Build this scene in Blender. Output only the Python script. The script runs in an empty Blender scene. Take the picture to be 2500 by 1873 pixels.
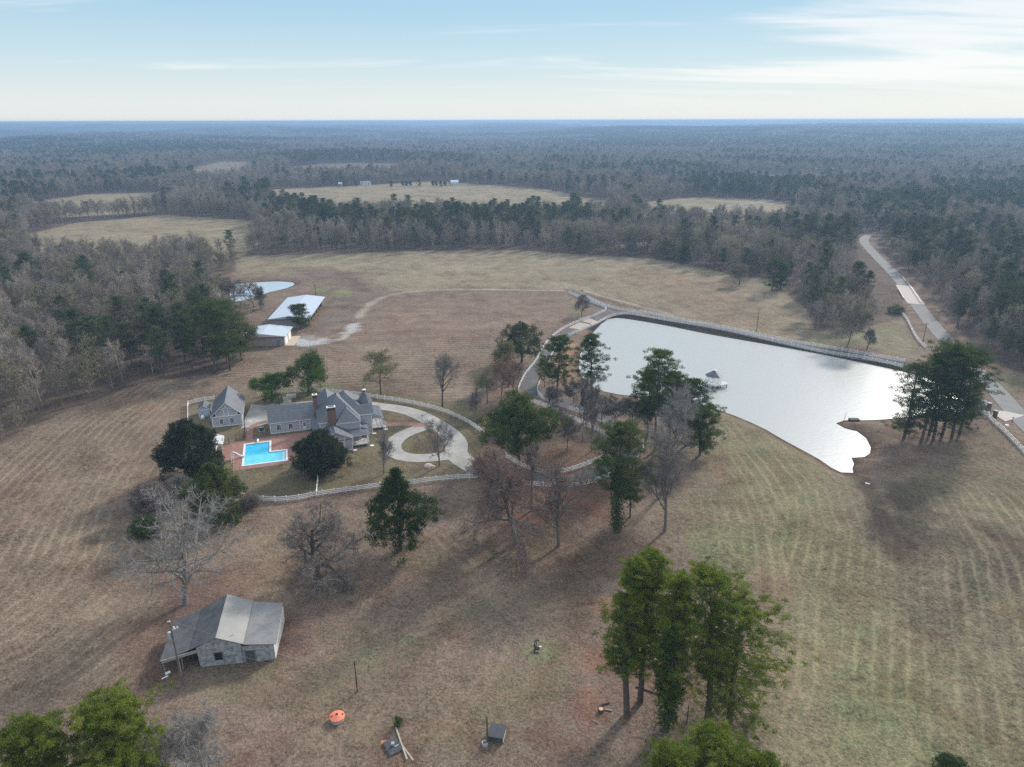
import bpy, math, random
import numpy as np
from mathutils import Vector, Matrix
from mathutils.geometry import tessellate_polygon

# ------------------------------------------------------------------ camera, sky, sun, exposure
SC = bpy.context.scene
COL = SC.collection
H0 = 75.0                                   # height of the drone above the farm
PITCH, ROLL = math.radians(20.35), math.radians(0.17)
FPX, CX, CY = 1733.0, 1250.0, 936.5         # focal length and centre in pixels of the 2500 px wide photograph
SUN_AZ, SUN_EL = math.radians(38), math.radians(30)

cam_d = bpy.data.cameras.new('camera'); cam = bpy.data.objects.new('camera', cam_d); COL.objects.link(cam)
cam_d.sensor_width = 36.0; cam_d.lens = 36.0*FPX/2500.0
cam_d.clip_start = 0.5; cam_d.clip_end = 90000
_f = np.array([0, math.cos(PITCH), -math.sin(PITCH)]); _r = np.array([1., 0, 0]); _u = np.cross(_r, _f)
CF = _f; CR = math.cos(ROLL)*_r - math.sin(ROLL)*_u; CU = math.cos(ROLL)*_u + math.sin(ROLL)*_r
cam.matrix_world = Matrix(((CR[0], CU[0], -CF[0], 0), (CR[1], CU[1], -CF[1], 0), (CR[2], CU[2], -CF[2], H0), (0, 0, 0, 1)))
SC.camera = cam

SC.view_settings.view_transform = 'Standard'; SC.view_settings.look = 'None'
SC.view_settings.exposure = 0.66; SC.view_settings.gamma = 1.0
SC.view_settings.use_curve_mapping = False
HAZE = 1.0/4000
cy = SC.cycles
cy.max_bounces = 5; cy.diffuse_bounces = 2; cy.glossy_bounces = 3; cy.transmission_bounces = 2
cy.volume_bounces = 0; cy.transparent_max_bounces = 8; cy.caustics_reflective = False; cy.caustics_refractive = False
cy.sample_clamp_indirect = 4.0; cy.use_denoising = False
cy.denoiser = 'OPENIMAGEDENOISE'; cy.denoising_prefilter = 'ACCURATE'
cy.volume_step_rate = 1.0

W = bpy.data.worlds.new("World"); SC.world = W; W.use_nodes = True
wn, wl = W.node_tree.nodes, W.node_tree.links
wn.clear()
sky = wn.new('ShaderNodeTexSky'); sky.sky_type = 'NISHITA'; sky.sun_disc = False
sky.sun_elevation = SUN_EL; sky.sun_rotation = SUN_AZ; sky.altitude = 200; sky.air_density = 1.0
sky.dust_density = 0.6; sky.ozone_density = 1.6
bg = wn.new('ShaderNodeBackground'); bg.inputs['Strength'].default_value = 0.085
wo = wn.new('ShaderNodeOutputWorld')
tc = wn.new('ShaderNodeTexCoord'); sx = wn.new('ShaderNodeSeparateXYZ'); wl.new(tc.outputs['Generated'], sx.inputs[0])
def wmath(op, a, b=None, clamp=False):
    n = wn.new('ShaderNodeMath'); n.operation = op; n.use_clamp = clamp
    for i, v in enumerate((a, b)):
        if v is None: continue
        if isinstance(v, (int, float)): n.inputs[i].default_value = v
        else: wl.new(v, n.inputs[i])
    return n.outputs[0]
zz = wmath('ADD', wmath('MAXIMUM', sx.outputs[2], 0.0), 0.09)
cxy = wn.new('ShaderNodeCombineXYZ')
wl.new(wmath('DIVIDE', sx.outputs[0], zz), cxy.inputs[0]); wl.new(wmath('DIVIDE', sx.outputs[1], zz), cxy.inputs[1])
mp = wn.new('ShaderNodeMapping'); wl.new(cxy.outputs[0], mp.inputs[0])
mp.inputs['Rotation'].default_value = (0, 0, math.radians(12)); mp.inputs['Scale'].default_value = (0.45, 1.5, 1)
mp.inputs['Location'].default_value = (3.3, 1.9, 0)
cn = wn.new('ShaderNodeTexNoise'); wl.new(mp.outputs[0], cn.inputs['Vector'])
cn.inputs['Scale'].default_value = 0.75; cn.inputs['Detail'].default_value = 8; cn.inputs['Roughness'].default_value = 0.55; cn.inputs['Distortion'].default_value = 0.5
side = wn.new('ShaderNodeMapRange'); wl.new(sx.outputs[0], side.inputs['Value']); side.clamp = True
side.inputs['From Min'].default_value = -0.25; side.inputs['From Max'].default_value = 0.6
side.inputs['To Min'].default_value = 0.0; side.inputs['To Max'].default_value = 0.27
cm = wn.new('ShaderNodeMapRange'); cm.interpolation_type = 'SMOOTHSTEP'
wl.new(wmath('ADD', cn.outputs[0], side.outputs[0]), cm.inputs['Value'])
cm.inputs['From Min'].default_value = 0.58; cm.inputs['From Max'].default_value = 0.80
cm.inputs['To Min'].default_value = 0.0; cm.inputs['To Max'].default_value = 0.6
ct = wn.new('ShaderNodeMix'); ct.data_type = 'RGBA'
lowc = wn.new('ShaderNodeMapRange'); wl.new(sx.outputs[2], lowc.inputs[0]); lowc.inputs[1].default_value = .015; lowc.inputs[2].default_value = .05
wl.new(wmath('MULTIPLY', cm.outputs[0], lowc.outputs[0]), ct.inputs[0]); wl.new(sky.outputs[0], ct.inputs[6]); ct.inputs[7].default_value = (8.3, 8.0, 7.7, 1)
# pale haze veil near the horizon; unseen sky overhead brightened to add fill light
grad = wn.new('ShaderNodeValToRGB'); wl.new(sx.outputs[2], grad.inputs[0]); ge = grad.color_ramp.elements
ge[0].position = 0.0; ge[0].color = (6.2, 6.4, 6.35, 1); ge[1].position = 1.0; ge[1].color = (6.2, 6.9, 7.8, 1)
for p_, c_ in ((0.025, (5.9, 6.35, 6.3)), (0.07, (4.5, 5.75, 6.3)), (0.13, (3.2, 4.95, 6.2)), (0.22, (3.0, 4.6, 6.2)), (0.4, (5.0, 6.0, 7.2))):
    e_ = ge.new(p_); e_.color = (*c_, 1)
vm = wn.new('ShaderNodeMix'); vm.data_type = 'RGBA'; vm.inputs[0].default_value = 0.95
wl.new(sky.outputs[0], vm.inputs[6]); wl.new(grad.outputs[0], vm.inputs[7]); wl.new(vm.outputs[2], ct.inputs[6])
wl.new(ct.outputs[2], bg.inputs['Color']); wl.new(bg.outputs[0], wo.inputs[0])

sd = bpy.data.lights.new('sun', 'SUN'); sd.energy = 2.6; sd.angle = math.radians(7); sd.color = (1.0, 0.93, 0.84)
sun = bpy.data.objects.new('sun', sd); COL.objects.link(sun)
_sd = Vector((math.sin(SUN_AZ)*math.cos(SUN_EL), math.cos(SUN_AZ)*math.cos(SUN_EL), math.sin(SUN_EL)))
sun.rotation_euler = _sd.to_track_quat('Z', 'Y').to_euler(); sun.location = (0, 0, 300)

# ------------------------------------------------------------------ pixel -> place on the land
rng = np.random.default_rng(7)
def rays(px):
    px = np.atleast_2d(np.asarray(px, float))
    return CF*FPX + CR*(px[:, 0:1]-CX) - CU*(px[:, 1:2]-CY)
def PX(x, y, z=0.0):
    d = rays((x, y))[0]; t = (H0-z)/-d[2]; return np.array([d[0]*t, d[1]*t])
def PXS(pts, z=0.0):
    d = rays(pts); t = (H0-z)/-d[:, 2]; return np.stack([d[:, 0]*t, d[:, 1]*t], 1)
def D2(pts): return [(x*1.1302, y*1.1302) for x, y in pts]
def to_px(X, Y, Z):
    q = np.stack([X, Y, Z-H0], -1); w = q@CF
    w = np.where(w < 1, 1, w); return CX+FPX*(q@CR)/w, CY-FPX*(q@CU)/w, (q@CF) > 1

def inpoly(X, Y, poly):
    poly = np.asarray(poly); ins = np.zeros(X.shape, bool); n = len(poly)
    for i in range(n):
        x0, y0 = poly[i]; x1, y1 = poly[(i+1) % n]
        if y0 == y1: continue
        c = (y0 > Y) != (y1 > Y)
        ins ^= c & (X < (x1-x0)*(Y-y0)/(y1-y0)+x0)
    return ins
def dist_line(X, Y, pl, closed=False):
    pl = np.asarray(pl, float); d = np.full(X.shape, 1e18)
    m = len(pl) if closed else len(pl)-1
    for i in range(m):
        a = pl[i]; b = pl[(i+1) % len(pl)]; ab = b-a; L = ab@ab + 1e-9
        t = np.clip(((X-a[0])*ab[0]+(Y-a[1])*ab[1])/L, 0, 1)
        d = np.minimum(d, (X-a[0]-t*ab[0])**2+(Y-a[1]-t*ab[1])**2)
    return np.sqrt(d)
def catmull(pts, step=2.0, closed=False):
    pts = np.asarray(pts, float); out = []; n = len(pts)
    for i in range(n if closed else n-1):
        if closed: p0, p1, p2, p3 = pts[i-1], pts[i], pts[(i+1) % n], pts[(i+2) % n]
        else: p0, p1, p2, p3 = pts[max(i-1, 0)], pts[i], pts[i+1], pts[min(i+2, n-1)]
        k = max(1, int(np.linalg.norm(p2-p1)/step))
        for j in range(k):
            t = j/k
            out.append(0.5*((2*p1)+(-p0+p2)*t+(2*p0-5*p1+4*p2-p3)*t*t+(-p0+3*p1-3*p2+p3)*t**3))
    if not closed: out.append(pts[-1])
    return np.array(out)
def sstep(x): x = np.clip(x, 0, 1); return x*x*(3-2*x)
_G = rng.random((256, 256))
def vnoise(X, Y, s, ox=0.):
    x = np.asarray(X, float)/s+ox; y = np.asarray(Y, float)/s+ox*1.7
    xi = np.floor(x).astype(int); yi = np.floor(y).astype(int); fx = sstep(x-xi); fy = sstep(y-yi)
    a = _G[xi % 256, yi % 256]; b = _G[(xi+1) % 256, yi % 256]; c = _G[xi % 256, (yi+1) % 256]; d = _G[(xi+1) % 256, (yi+1) % 256]
    return (a*(1-fx)+b*fx)*(1-fy)+(c*(1-fx)+d*fx)*fy

# ------------------------------------------------------------------ water outlines, relief
WL, WP = -1.2, -0.8
LAKE = PXS([(1505,777),(1611,793),(1725,816),(1867,841),(2009,867),(2152,897),(2230,915),(2300,938),(2347,967),(2342,1003),(2270,1011),(2217,1016),(2155,1023),(2100,1025),
 (2060,1025),(2037,1033),(2061,1047),(2090,1054),(2111,1070),(2122,1092),(2120,1106),(2108,1114),(2075,1117),(2081,1132),(2077,1143),(2080,1153),(2054,1152),(2032,1141),
 (2003,1121),(1963,1099),(1909,1070),(1872,1048),(1836,1031),(1800,1016),(1773,1006),(1720,990),(1650,975),(1548,966),(1509,962),(1476,955),(1454,946),(1425,921),(1416,903),
 (1420,863),(1432,838),(1447,816),(1461,801),(1476,787)], WL)
LAKE = catmull(LAKE, 3.0, True)
POND = catmull(PXS([(719,694),(700,703),(658,713),(613,728),(575,736),(534,738),(500,730),(505,716),(545,704),(579,694),(613,691),(658,688),(692,688),(713,690)], WP), 3.0, True)
TH = math.radians(17.5); HO = PX(662, 1060); HU = np.array([math.cos(TH), math.sin(TH)]); HV = np.array([-math.sin(TH), math.cos(TH)])
def huv(u, v): return HO+HU*u+HV*v
POOL_IN = [(-6.05,-16.55),(3.35,-16.65),(3.4,-11.15),(-0.4,-11.0),(-0.4,-4.75),(-6.0,-4.75)]
POOL_OUT = [(-6.5,-17.0),(3.8,-17.1),(3.85,-10.7),(0.05,-10.55),(0.05,-4.3),(-6.45,-4.3)]
POOLW = np.array([huv(*p) for p in POOL_IN])
FLATS = [(huv(8, -4), 34), (PX(800, 770), 40), (PX(730, 820), 20), (PX(550, 1560), 15), (PX(600, 1000), 20)]
HILLS = [(9800., -16.2, 38, 900), (12500., 1.0, 30, 1500), (9500., 17.2, 46, 700), (8200., 27.0, 50, 620), (14500., -5, 30, 2500), (7000., -30, 25, 900), (5200, -24, 22, 900), (11000, 9.5, 36, 700), (4300., 22, 24, 1200)]
def ground_z(X, Y):
    X = np.asarray(X, float); Y = np.asarray(Y, float); r = np.hypot(X, Y)
    h = 0.55*(vnoise(X, Y, 70)-.5)*2+0.16*(vnoise(X, Y, 23, 5)-.5)*2
    m = np.ones_like(h)
    for c, R in FLATS: m = np.minimum(m, sstep((np.hypot(X-c[0], Y-c[1])-R)/25))
    h = h*m*sstep((900-r)/300)
    h = h + sstep((r-1300)/2600)*(vnoise(X, Y, 1300, 3)*92+vnoise(X, Y, 520, 9)*36-58) + sstep((r-9000)/9000)*(vnoise(X, Y, 4200, 13)*50)
    for d, az, A, s in HILLS:
        hx, hy = d*math.sin(math.radians(az)), d*math.cos(math.radians(az))
        q = ((X-hx)**2/(1.6*s)**2+(Y-hy)**2/(s*1.3)**2); h = h+A*np.exp(-q)
    lim = 44+22*sstep((r-13500)/3000); h = np.where((h > 0) & (r > 1300), lim*np.tanh(h/lim), h)
    near = r < 700
    if near.any():
        Xn, Yn = X[near], Y[near]; hn = h[near]
        for poly, wl_, bw in ((LAKE, WL, 5.5), (POND, WP, 5.0)):
            d = dist_line(Xn, Yn, poly, True); ins = inpoly(Xn, Yn, poly)
            out = wl_-.03+(hn-wl_+.03)*sstep(d/bw+0.0)
            hn = np.where(ins, wl_-.05-np.minimum(1.6, .35*d), np.where(d < bw, out, hn))
        d = dist_line(Xn, Yn, POOLW, True); ins = inpoly(Xn, Yn, POOLW)
        hn = np.where(ins | (d < 0.9), -1.9, hn)
        h[near] = hn
    return h
def gz(x, y): return float(ground_z(np.array([x]), np.array([y]))[0])
def AT(x, y):
    z = 0.0
    for _ in range(4): p = PX(x, y, z); z = gz(p[0], p[1])
    return np.array([p[0], p[1], z])
def L3(pts, dz=0.0):
    return [AT(x, y)+np.array([0, 0, dz]) for x, y in pts]
def height_at(base, ytop):                         # height of an upright thing whose top is seen at row ytop
    lo, hi = 0., 60.
    for _ in range(30):
        m = (lo+hi)/2; _, y, _ = to_px(base[0], base[1], base[2]+m)
        if y > ytop: lo = m
        else: hi = m
    return lo
def radius_at(base, wpx): return wpx/2*np.linalg.norm([base[0], base[1], H0])/FPX

# ------------------------------------------------------------------ materials
def s2l(c): return tuple(((v/255)/12.92 if v/255 <= .04045 else ((v/255+.055)/1.055)**2.4) for v in c)
MATS = {}
def mat(name, rgb, rough=0.8, spec=0.3, metal=0.0, vary=0.0, vscale=3.0, bump=0.0, bscale=20.0, lin=True, stretch=(1, 1, 1)):
    if name in MATS: return MATS[name]
    m = bpy.data.materials.new(name); m.use_nodes = True; nt = m.node_tree; b = nt.nodes['Principled BSDF']
    b.inputs['Base Color'].default_value = (*rgb, 1); b.inputs['Roughness'].default_value = rough
    b.inputs['Specular IOR Level'].default_value = spec; b.inputs['Metallic'].default_value = metal
    if vary or bump:
        t = nt.nodes.new('ShaderNodeTexCoord'); mp_ = nt.nodes.new('ShaderNodeMapping'); mp_.inputs['Scale'].default_value = stretch
        nt.links.new(t.outputs['Object'], mp_.inputs[0])
    if vary:
        n = nt.nodes.new('ShaderNodeTexNoise'); n.inputs['Scale'].default_value = vscale; n.inputs['Detail'].default_value = 6; n.inputs['Roughness'].default_value = .65
        nt.links.new(mp_.outputs[0], n.inputs['Vector'])
        r = nt.nodes.new('ShaderNodeMapRange'); r.inputs['From Min'].default_value = .3; r.inputs['From Max'].default_value = .7
        r.inputs['To Min'].default_value = 1-vary; r.inputs['To Max'].default_value = 1+vary
        nt.links.new(n.outputs[0], r.inputs['Value'])
        mx = nt.nodes.new('ShaderNodeVectorMath'); mx.operation = 'SCALE'; mx.inputs[0].default_value = rgb
        nt.links.new(r.outputs[0], mx.inputs['Scale']); nt.links.new(mx.outputs[0], b.inputs['Base Color'])
    if bump:
        n2 = nt.nodes.new('ShaderNodeTexNoise'); n2.inputs['Scale'].default_value = bscale; n2.inputs['Detail'].default_value = 4
        nt.links.new(mp_.outputs[0], n2.inputs['Vector'])
        bp = nt.nodes.new('ShaderNodeBump'); bp.inputs['Strength'].default_value = bump; bp.inputs['Distance'].default_value = .1
        nt.links.new(n2.outputs[0], bp.inputs['Height']); nt.links.new(bp.outputs[0], b.inputs['Normal'])
    MATS[name] = m; return m
def banded(name, rgb, period, axis=2, depth=.35, rough=.8, spec=.3, metal=0., vary=.12, vscale=1.5, jit=.0):
    """surface with regular courses: siding, shingles, ribs"""
    m = mat(name, rgb, rough, spec, metal, vary, vscale); nt = m.node_tree; b = nt.nodes['Principled BSDF']
    t = nt.nodes.new('ShaderNodeTexCoord'); s = nt.nodes.new('ShaderNodeSeparateXYZ'); nt.links.new(t.outputs['Object'], s.inputs[0])
    k = nt.nodes.new('ShaderNodeMath'); k.operation = 'DIVIDE'; nt.links.new(s.outputs[axis], k.inputs[0]); k.inputs[1].default_value = period
    fr = nt.nodes.new('ShaderNodeMath'); fr.operation = 'FRACT'; nt.links.new(k.outputs[0], fr.inputs[0])
    r = nt.nodes.new('ShaderNodeMapRange'); nt.links.new(fr.outputs[0], r.inputs['Value'])
    r.inputs['From Min'].default_value = 0; r.inputs['From Max'].default_value = .35; r.inputs['To Min'].default_value = 1-depth; r.inputs['To Max'].default_value = 1
    v = nt.nodes.new('ShaderNodeVectorMath'); v.operation = 'SCALE'
    src = b.inputs['Base Color'].links[0].from_socket; nt.links.new(src, v.inputs[0]); nt.links.new(r.outputs[0], v.inputs['Scale'])
    nt.links.new(v.outputs[0], b.inputs['Base Color']); return m
def leaf_mat(name, c1, c2, trans=.25, hue_obj=.35):
    """foliage: colour varies leaf to leaf (face attribute rnd) and tree to tree"""
    m = bpy.data.materials.new(name); m.use_nodes = True; nt = m.node_tree; nt.nodes.clear()
    a = nt.nodes.new('ShaderNodeAttribute'); a.attribute_name = 'rnd'; oi = nt.nodes.new('ShaderNodeObjectInfo')
    m1 = nt.nodes.new('ShaderNodeMath'); m1.operation = 'MULTIPLY'; nt.links.new(a.outputs['Fac'], m1.inputs[0]); m1.inputs[1].default_value = 1-hue_obj
    m2 = nt.nodes.new('ShaderNodeMath'); m2.operation = 'MULTIPLY_ADD'; nt.links.new(oi.outputs['Random'], m2.inputs[0]); m2.inputs[1].default_value = hue_obj; nt.links.new(m1.outputs[0], m2.inputs[2])
    mx = nt.nodes.new('ShaderNodeMix'); mx.data_type = 'RGBA'; nt.links.new(m2.outputs[0], mx.inputs[0]); mx.inputs[6].default_value = (*c1, 1); mx.inputs[7].default_value = (*c2, 1)
    d = nt.nodes.new('ShaderNodeBsdfDiffuse'); t = nt.nodes.new('ShaderNodeBsdfTranslucent'); ms = nt.nodes.new('ShaderNodeMixShader'); ms.inputs[0].default_value = trans
    nt.links.new(mx.outputs[2], d.inputs[0]); nt.links.new(mx.outputs[2], t.inputs[0]); nt.links.new(d.outputs[0], ms.inputs[1]); nt.links.new(t.outputs[0], ms.inputs[2])
    o = nt.nodes.new('ShaderNodeOutputMaterial'); nt.links.new(ms.outputs[0], o.inputs[0]); MATS[name] = m; return m

# ------------------------------------------------------------------ mesh helpers
def link(o, parent=None):
    COL.objects.link(o)
    if parent is not None: o.parent = parent
    return o
def tag(o, label=None, cat=None, group=None, kind=None):
    if label: o['label'] = label
    if cat: o['category'] = cat
    if group: o['group'] = group
    if kind: o['kind'] = kind
    return o
def empty(name, loc, rz=0.0):
    o = bpy.data.objects.new(name, None); o.empty_display_size = .5; o.location = loc; o.rotation_euler = (0, 0, rz); COL.objects.link(o); return o
def np_mesh(name, V, F, mats=(), midx=None, attrs=None, smooth=False):
    """V (n,3) array, F (m,k) array of equal sized faces"""
    me = bpy.data.meshes.new(name); V = np.asarray(V, np.float32); F = np.asarray(F, np.int32); n, k = F.shape
    me.vertices.add(len(V)); me.vertices.foreach_set('co', V.ravel())
    me.loops.add(n*k); me.loops.foreach_set('vertex_index', F.ravel())
    me.polygons.add(n); me.polygons.foreach_set('loop_start', np.arange(0, n*k, k, dtype=np.int32))
    for m in mats: me.materials.append(m)
    if midx is not None: me.polygons.foreach_set('material_index', np.asarray(midx, np.int32))
    me.polygons.foreach_set('use_smooth', np.full(n, smooth))
    for an, (dom, typ, val) in (attrs or {}).items():
        a = me.attributes.new(an, typ, dom)
        a.data.foreach_set('color' if typ == 'FLOAT_COLOR' else 'value', np.asarray(val, np.float32).ravel())
    me.update(calc_edges=True); return me
class MB:
    """collects boxes, prisms and tubes and links them as one mesh object"""
    def __init__(s): s.v = []; s.f = []; s.m = []; s.p = []
    def poly(s, pts, m=0):
        n = len(s.v); s.v += [tuple(map(float, p)) for p in pts]; s.f.append(list(range(n, n+len(pts)))); s.m.append(m); return s
    def each(s, name, mats, parent):
        """every piece collected so far becomes a part of its own"""
        for v0, v1, f0, f1 in s.p:
            b = MB(); b.v = s.v[v0:v1]; b.f = [[i-v0 for i in f] for f in s.f[f0:f1]]; b.m = s.m[f0:f1]; b.build(name, mats, parent)
    def solid(s, pts, faces, m=0):
        s.p.append((len(s.v), len(s.v)+len(pts), len(s.f), len(s.f)+len(faces)))
        n = len(s.v); s.v += [tuple(map(float, p)) for p in pts]
        for i, f in enumerate(faces): s.f.append([n+k for k in f]); s.m.append(m[i] if isinstance(m, (list, tuple)) else m)
        return s
    def box(s, x0, x1, y0, y1, z0, z1, m=0):
        return s.solid([(x0,y0,z0),(x1,y0,z0),(x1,y1,z0),(x0,y1,z0),(x0,y0,z1),(x1,y0,z1),(x1,y1,z1),(x0,y1,z1)],
                       [(3,2,1,0),(4,5,6,7),(0,1,5,4),(1,2,6,5),(2,3,7,6),(3,0,4,7)], m)
    def prism(s, poly, z0, z1, m=0, top=None):
        n = len(poly); P = [(x, y, z0) for x, y in poly]+[(x, y, z1) for x, y in poly]
        F = [tuple(reversed(range(n))), tuple(range(n, 2*n))]+[(i, (i+1) % n, n+(i+1) % n, n+i) for i in range(n)]
        return s.solid(P, F, [m, m if top is None else top]+[m]*n)
    def bar(s, a, b, w, h=None, m=0):
        a = np.array(a, float); b = np.array(b, float); h = h or w; d = b-a; d /= np.linalg.norm(d)+1e-9
        up = np.array([0, 0, 1.]) if abs(d[2]) < .95 else np.array([1., 0, 0]); x = np.cross(d, up); x /= np.linalg.norm(x); y = np.cross(x, d)
        P = [c+x*i*w/2+y*j*h/2 for c in (a, b) for i, j in ((-1,-1),(1,-1),(1,1),(-1,1))]
        return s.solid(P, [(0,1,2,3),(7,6,5,4),(0,4,5,1),(1,5,6,2),(2,6,7,3),(3,7,4,0)], m)
    def tube(s, pts, rad, k=8, m=0):
        pts = [np.array(p, float) for p in pts]; rad = rad if isinstance(rad, (list, tuple)) else [rad]*len(pts); rings = []; n0 = len(s.v)
        for i, p in enumerate(pts):
            d = pts[min(i+1, len(pts)-1)]-pts[max(i-1, 0)]; d = d/(np.linalg.norm(d)+1e-9)
            up = np.array([0, 0, 1.]) if abs(d[2]) < .9 else np.array([1., 0, 0]); x = np.cross(d, up); x /= np.linalg.norm(x); y = np.cross(x, d)
            s.v += [tuple(p+(x*math.cos(a)+y*math.sin(a))*rad[i]) for a in [2*math.pi*j/k for j in range(k)]]
        for i in range(len(pts)-1):
            for j in range(k):
                a = n0+i*k+j; b = n0+i*k+(j+1) % k; s.f.append([a, b, b+k, a+k]); s.m.append(m)
        s.f.append([n0+j for j in reversed(range(k))]); s.m.append(m); s.f.append([n0+(len(pts)-1)*k+j for j in range(k)]); s.m.append(m); return s
    def build(s, name, mats, parent=None, loc=None, smooth=False):
        me = bpy.data.meshes.new(name); me.from_pydata(s.v, [], s.f); mats = mats if isinstance(mats, (list, tuple)) else [mats]
        for m in mats: me.materials.append(m)
        me.polygons.foreach_set('material_index', s.m)
        if smooth: me.polygons.foreach_set('use_smooth', [True]*len(s.f))
        me.update(); o = bpy.data.objects.new(name, me); link(o, parent)
        if loc is not None: o.location = loc
        return o
def tubes_np(P0, P1, R0, R1, k=3):
    P0 = np.asarray(P0, float); P1 = np.asarray(P1, float); n = len(P0); d = P1-P0; d /= np.linalg.norm(d, axis=1, keepdims=True)+1e-9
    up = np.where(np.abs(d[:, 2:3]) < .9, np.array([[0, 0, 1.]]), np.array([[1., 0, 0]])); x = np.cross(d, up); x /= np.linalg.norm(x, axis=1, keepdims=True); y = np.cross(x, d)
    V = np.zeros((n, 2*k, 3))
    for j in range(k):
        a = 2*math.pi*j/k; o = x*math.cos(a)+y*math.sin(a)
        V[:, j] = P0+o*np.asarray(R0)[:, None]; V[:, k+j] = P1+o*np.asarray(R1)[:, None]
    F = np.zeros((n, k, 4), int); base = np.arange(n)[:, None]*2*k
    for j in range(k):
        j2 = (j+1) % k; F[:, j] = base+np.array([j, j2, k+j2, k+j])
    return V.reshape(-1, 3), F.reshape(-1, 4)
# ------------------------------------------------------------------ where the land is open, where it is wooded
OPEN = PXS(D2([(-300,1060),(-100,985),(0,962),(60,925),(170,882),(300,832),(420,812),(480,808),(525,775),(536,735),(520,690),(505,650),(470,622),(478,600),(512,585),(505,565),(530,553),(700,548),(900,541),(1130,540),
 (1250,549),(1400,556),(1500,574),(1600,600),(1690,604),(1705,640),(1745,668),(1762,712),(1810,722),(1880,700),(1945,686),(1952,640),(1935,600),(1905,570),(1872,540),(1852,520),(1868,502),(1900,508),(1890,522),(1912,548),(1945,575),
 (1985,612),(2020,655),(2070,712),(2130,770),(2150,790),(2230,812),(2600,900),(3100,1300),(3100,2100),(-900,2100),(-900,1200)]))
FAR_OPEN = [PXS(D2(p)) for p in (
 [(62,506),(165,480),(350,464),(545,477),(560,525),(520,556),(300,566),(120,566),(50,545)],
 [(75,436),(200,419),(335,416),(350,440),(330,458),(250,462),(120,470),(60,462)],
 [(570,410),(780,401),(940,391),(1010,397),(1180,409),(1250,424),(1330,440),(1300,470),(1100,474),(900,470),(700,466),(600,452)],
 [(1370,438),(1500,426),(1650,431),(1712,440),(1722,470),(1690,488),(1600,494),(1480,482),(1390,470)],
 [(410,367),(480,349),(540,350),(560,372),(500,392),(420,392)],
 [(620,362),(720,353),(870,353),(860,376),(740,384),(630,378)],
 [(1340,392),(1500,386),(1560,381),(1690,378),(1860,376),(1850,404),(1700,402),(1560,404),(1400,408)],
 [(1500,512),(1560,506),(1640,512),(1620,524),(1520,524)],
 [(1700,455),(1790,452),(1800,470),(1730,476)])]
ROADLINE = PXS([(2620,1150),(2488,1019),(2434,958),(2379,903),(2307,826),(2263,773),(2224,722),(2196,686),(2168,655),(2135,620),(2112,594),(2113,580),(2140,575),(2190,578),(2300,583),(2480,590)])
FARROAD = PXS([(1500,600),(1590,590),(1680,578),(1770,571),(1860,570),(1960,577)])
FARROAD2 = PXS([(1640,525),(1730,512),(1800,502),(1860,496),(1900,492),(1930,493)])

# ------------------------------------------------------------------ the ground
def polar_axes():
    r = [0, 12, 25, 38, 46]; x = 52.
    while x < 340: r.append(x); x += .8
    while x < 760: r.append(x); x += 2.2
    while x < 1600: r.append(x); x += 9
    while x < 29000: r.append(x); x *= 1.035
    a = np.concatenate([np.arange(-180, -49, 6), np.arange(-48, 48.01, .25), np.arange(54, 180, 6)])
    return np.array(r), np.radians(a)
rr, aa = polar_axes(); nr, na = len(rr), len(aa)
RR, AA = np.meshgrid(rr, aa, indexing='ij'); GX, GY = (RR*np.sin(AA)).ravel(), (RR*np.cos(AA)).ravel()
GZ = ground_z(GX, GY)
i0 = (np.arange(nr-1)[:, None]*na+np.arange(na)[None, :]).ravel(); i1 = (np.arange(nr-1)[:, None]*na+(np.arange(na)[None, :]+1) % na).ravel()
GF = np.stack([i0, i0+na, i1+na, i1], 1)
px_, py_, vis = to_px(GX, GY, GZ*0); px_ = np.where(vis, px_/1.1302, -9e3); py_ = np.where(vis, py_/1.1302, 9e3)   # in the reading grid (2212 wide)
ALB = 0.86
def lc(c): return np.array(s2l(c))*ALB*np.array([.94, .945, .965])
colr = np.tile(lc((133, 114, 101)), (len(GX), 1)); green = np.full(len(GX), .28); stripe = np.zeros(len(GX)); samp = np.zeros(len(GX))
rad = np.hypot(GX, GY)
def paint(mask, c, g=None, a=1.0):
    m = (mask*a)[:, None]; colr[:] = colr*(1-m)+lc(c)*m
    if g is not None: green[:] = green*(1-mask)+g*mask
def region(poly_px, soft=8.0, warp=6.0):
    P = PXS(D2(poly_px)); wx = GX+(vnoise(GX, GY, 17, 2)-.5)*warp; wy = GY+(vnoise(GX, GY, 17, 8)-.5)*warp
    bb = (GX > P[:, 0].min()-20) & (GX < P[:, 0].max()+20) & (GY > P[:, 1].min()-20) & (GY < P[:, 1].max()+20)
    m = np.zeros(len(GX))
    if bb.any():
        ins = inpoly(wx[bb], wy[bb], P); d = dist_line(wx[bb], wy[bb], P, True); m[bb] = np.where(ins, sstep(.5+d/soft/2), sstep(.5-d/soft/2))
    return m
def mow(mask, guide, amp):
    g = PXS(D2(guide)); m = mask > .02
    d = np.zeros(len(GX)); d[m] = dist_line(GX[m], GY[m], g)
    stripe[m] = d[m]; samp[m] = np.maximum(samp[m], amp*mask[m])
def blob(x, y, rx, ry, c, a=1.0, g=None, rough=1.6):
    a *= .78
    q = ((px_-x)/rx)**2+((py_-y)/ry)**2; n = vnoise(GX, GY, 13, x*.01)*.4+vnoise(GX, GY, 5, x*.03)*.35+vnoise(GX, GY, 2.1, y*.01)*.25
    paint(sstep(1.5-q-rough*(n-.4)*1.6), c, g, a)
forest_m = 1-np.maximum.reduce([inpoly(GX, GY, OPEN).astype(float)]+[inpoly(GX, GY, p).astype(float) for p in FAR_OPEN])
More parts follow.
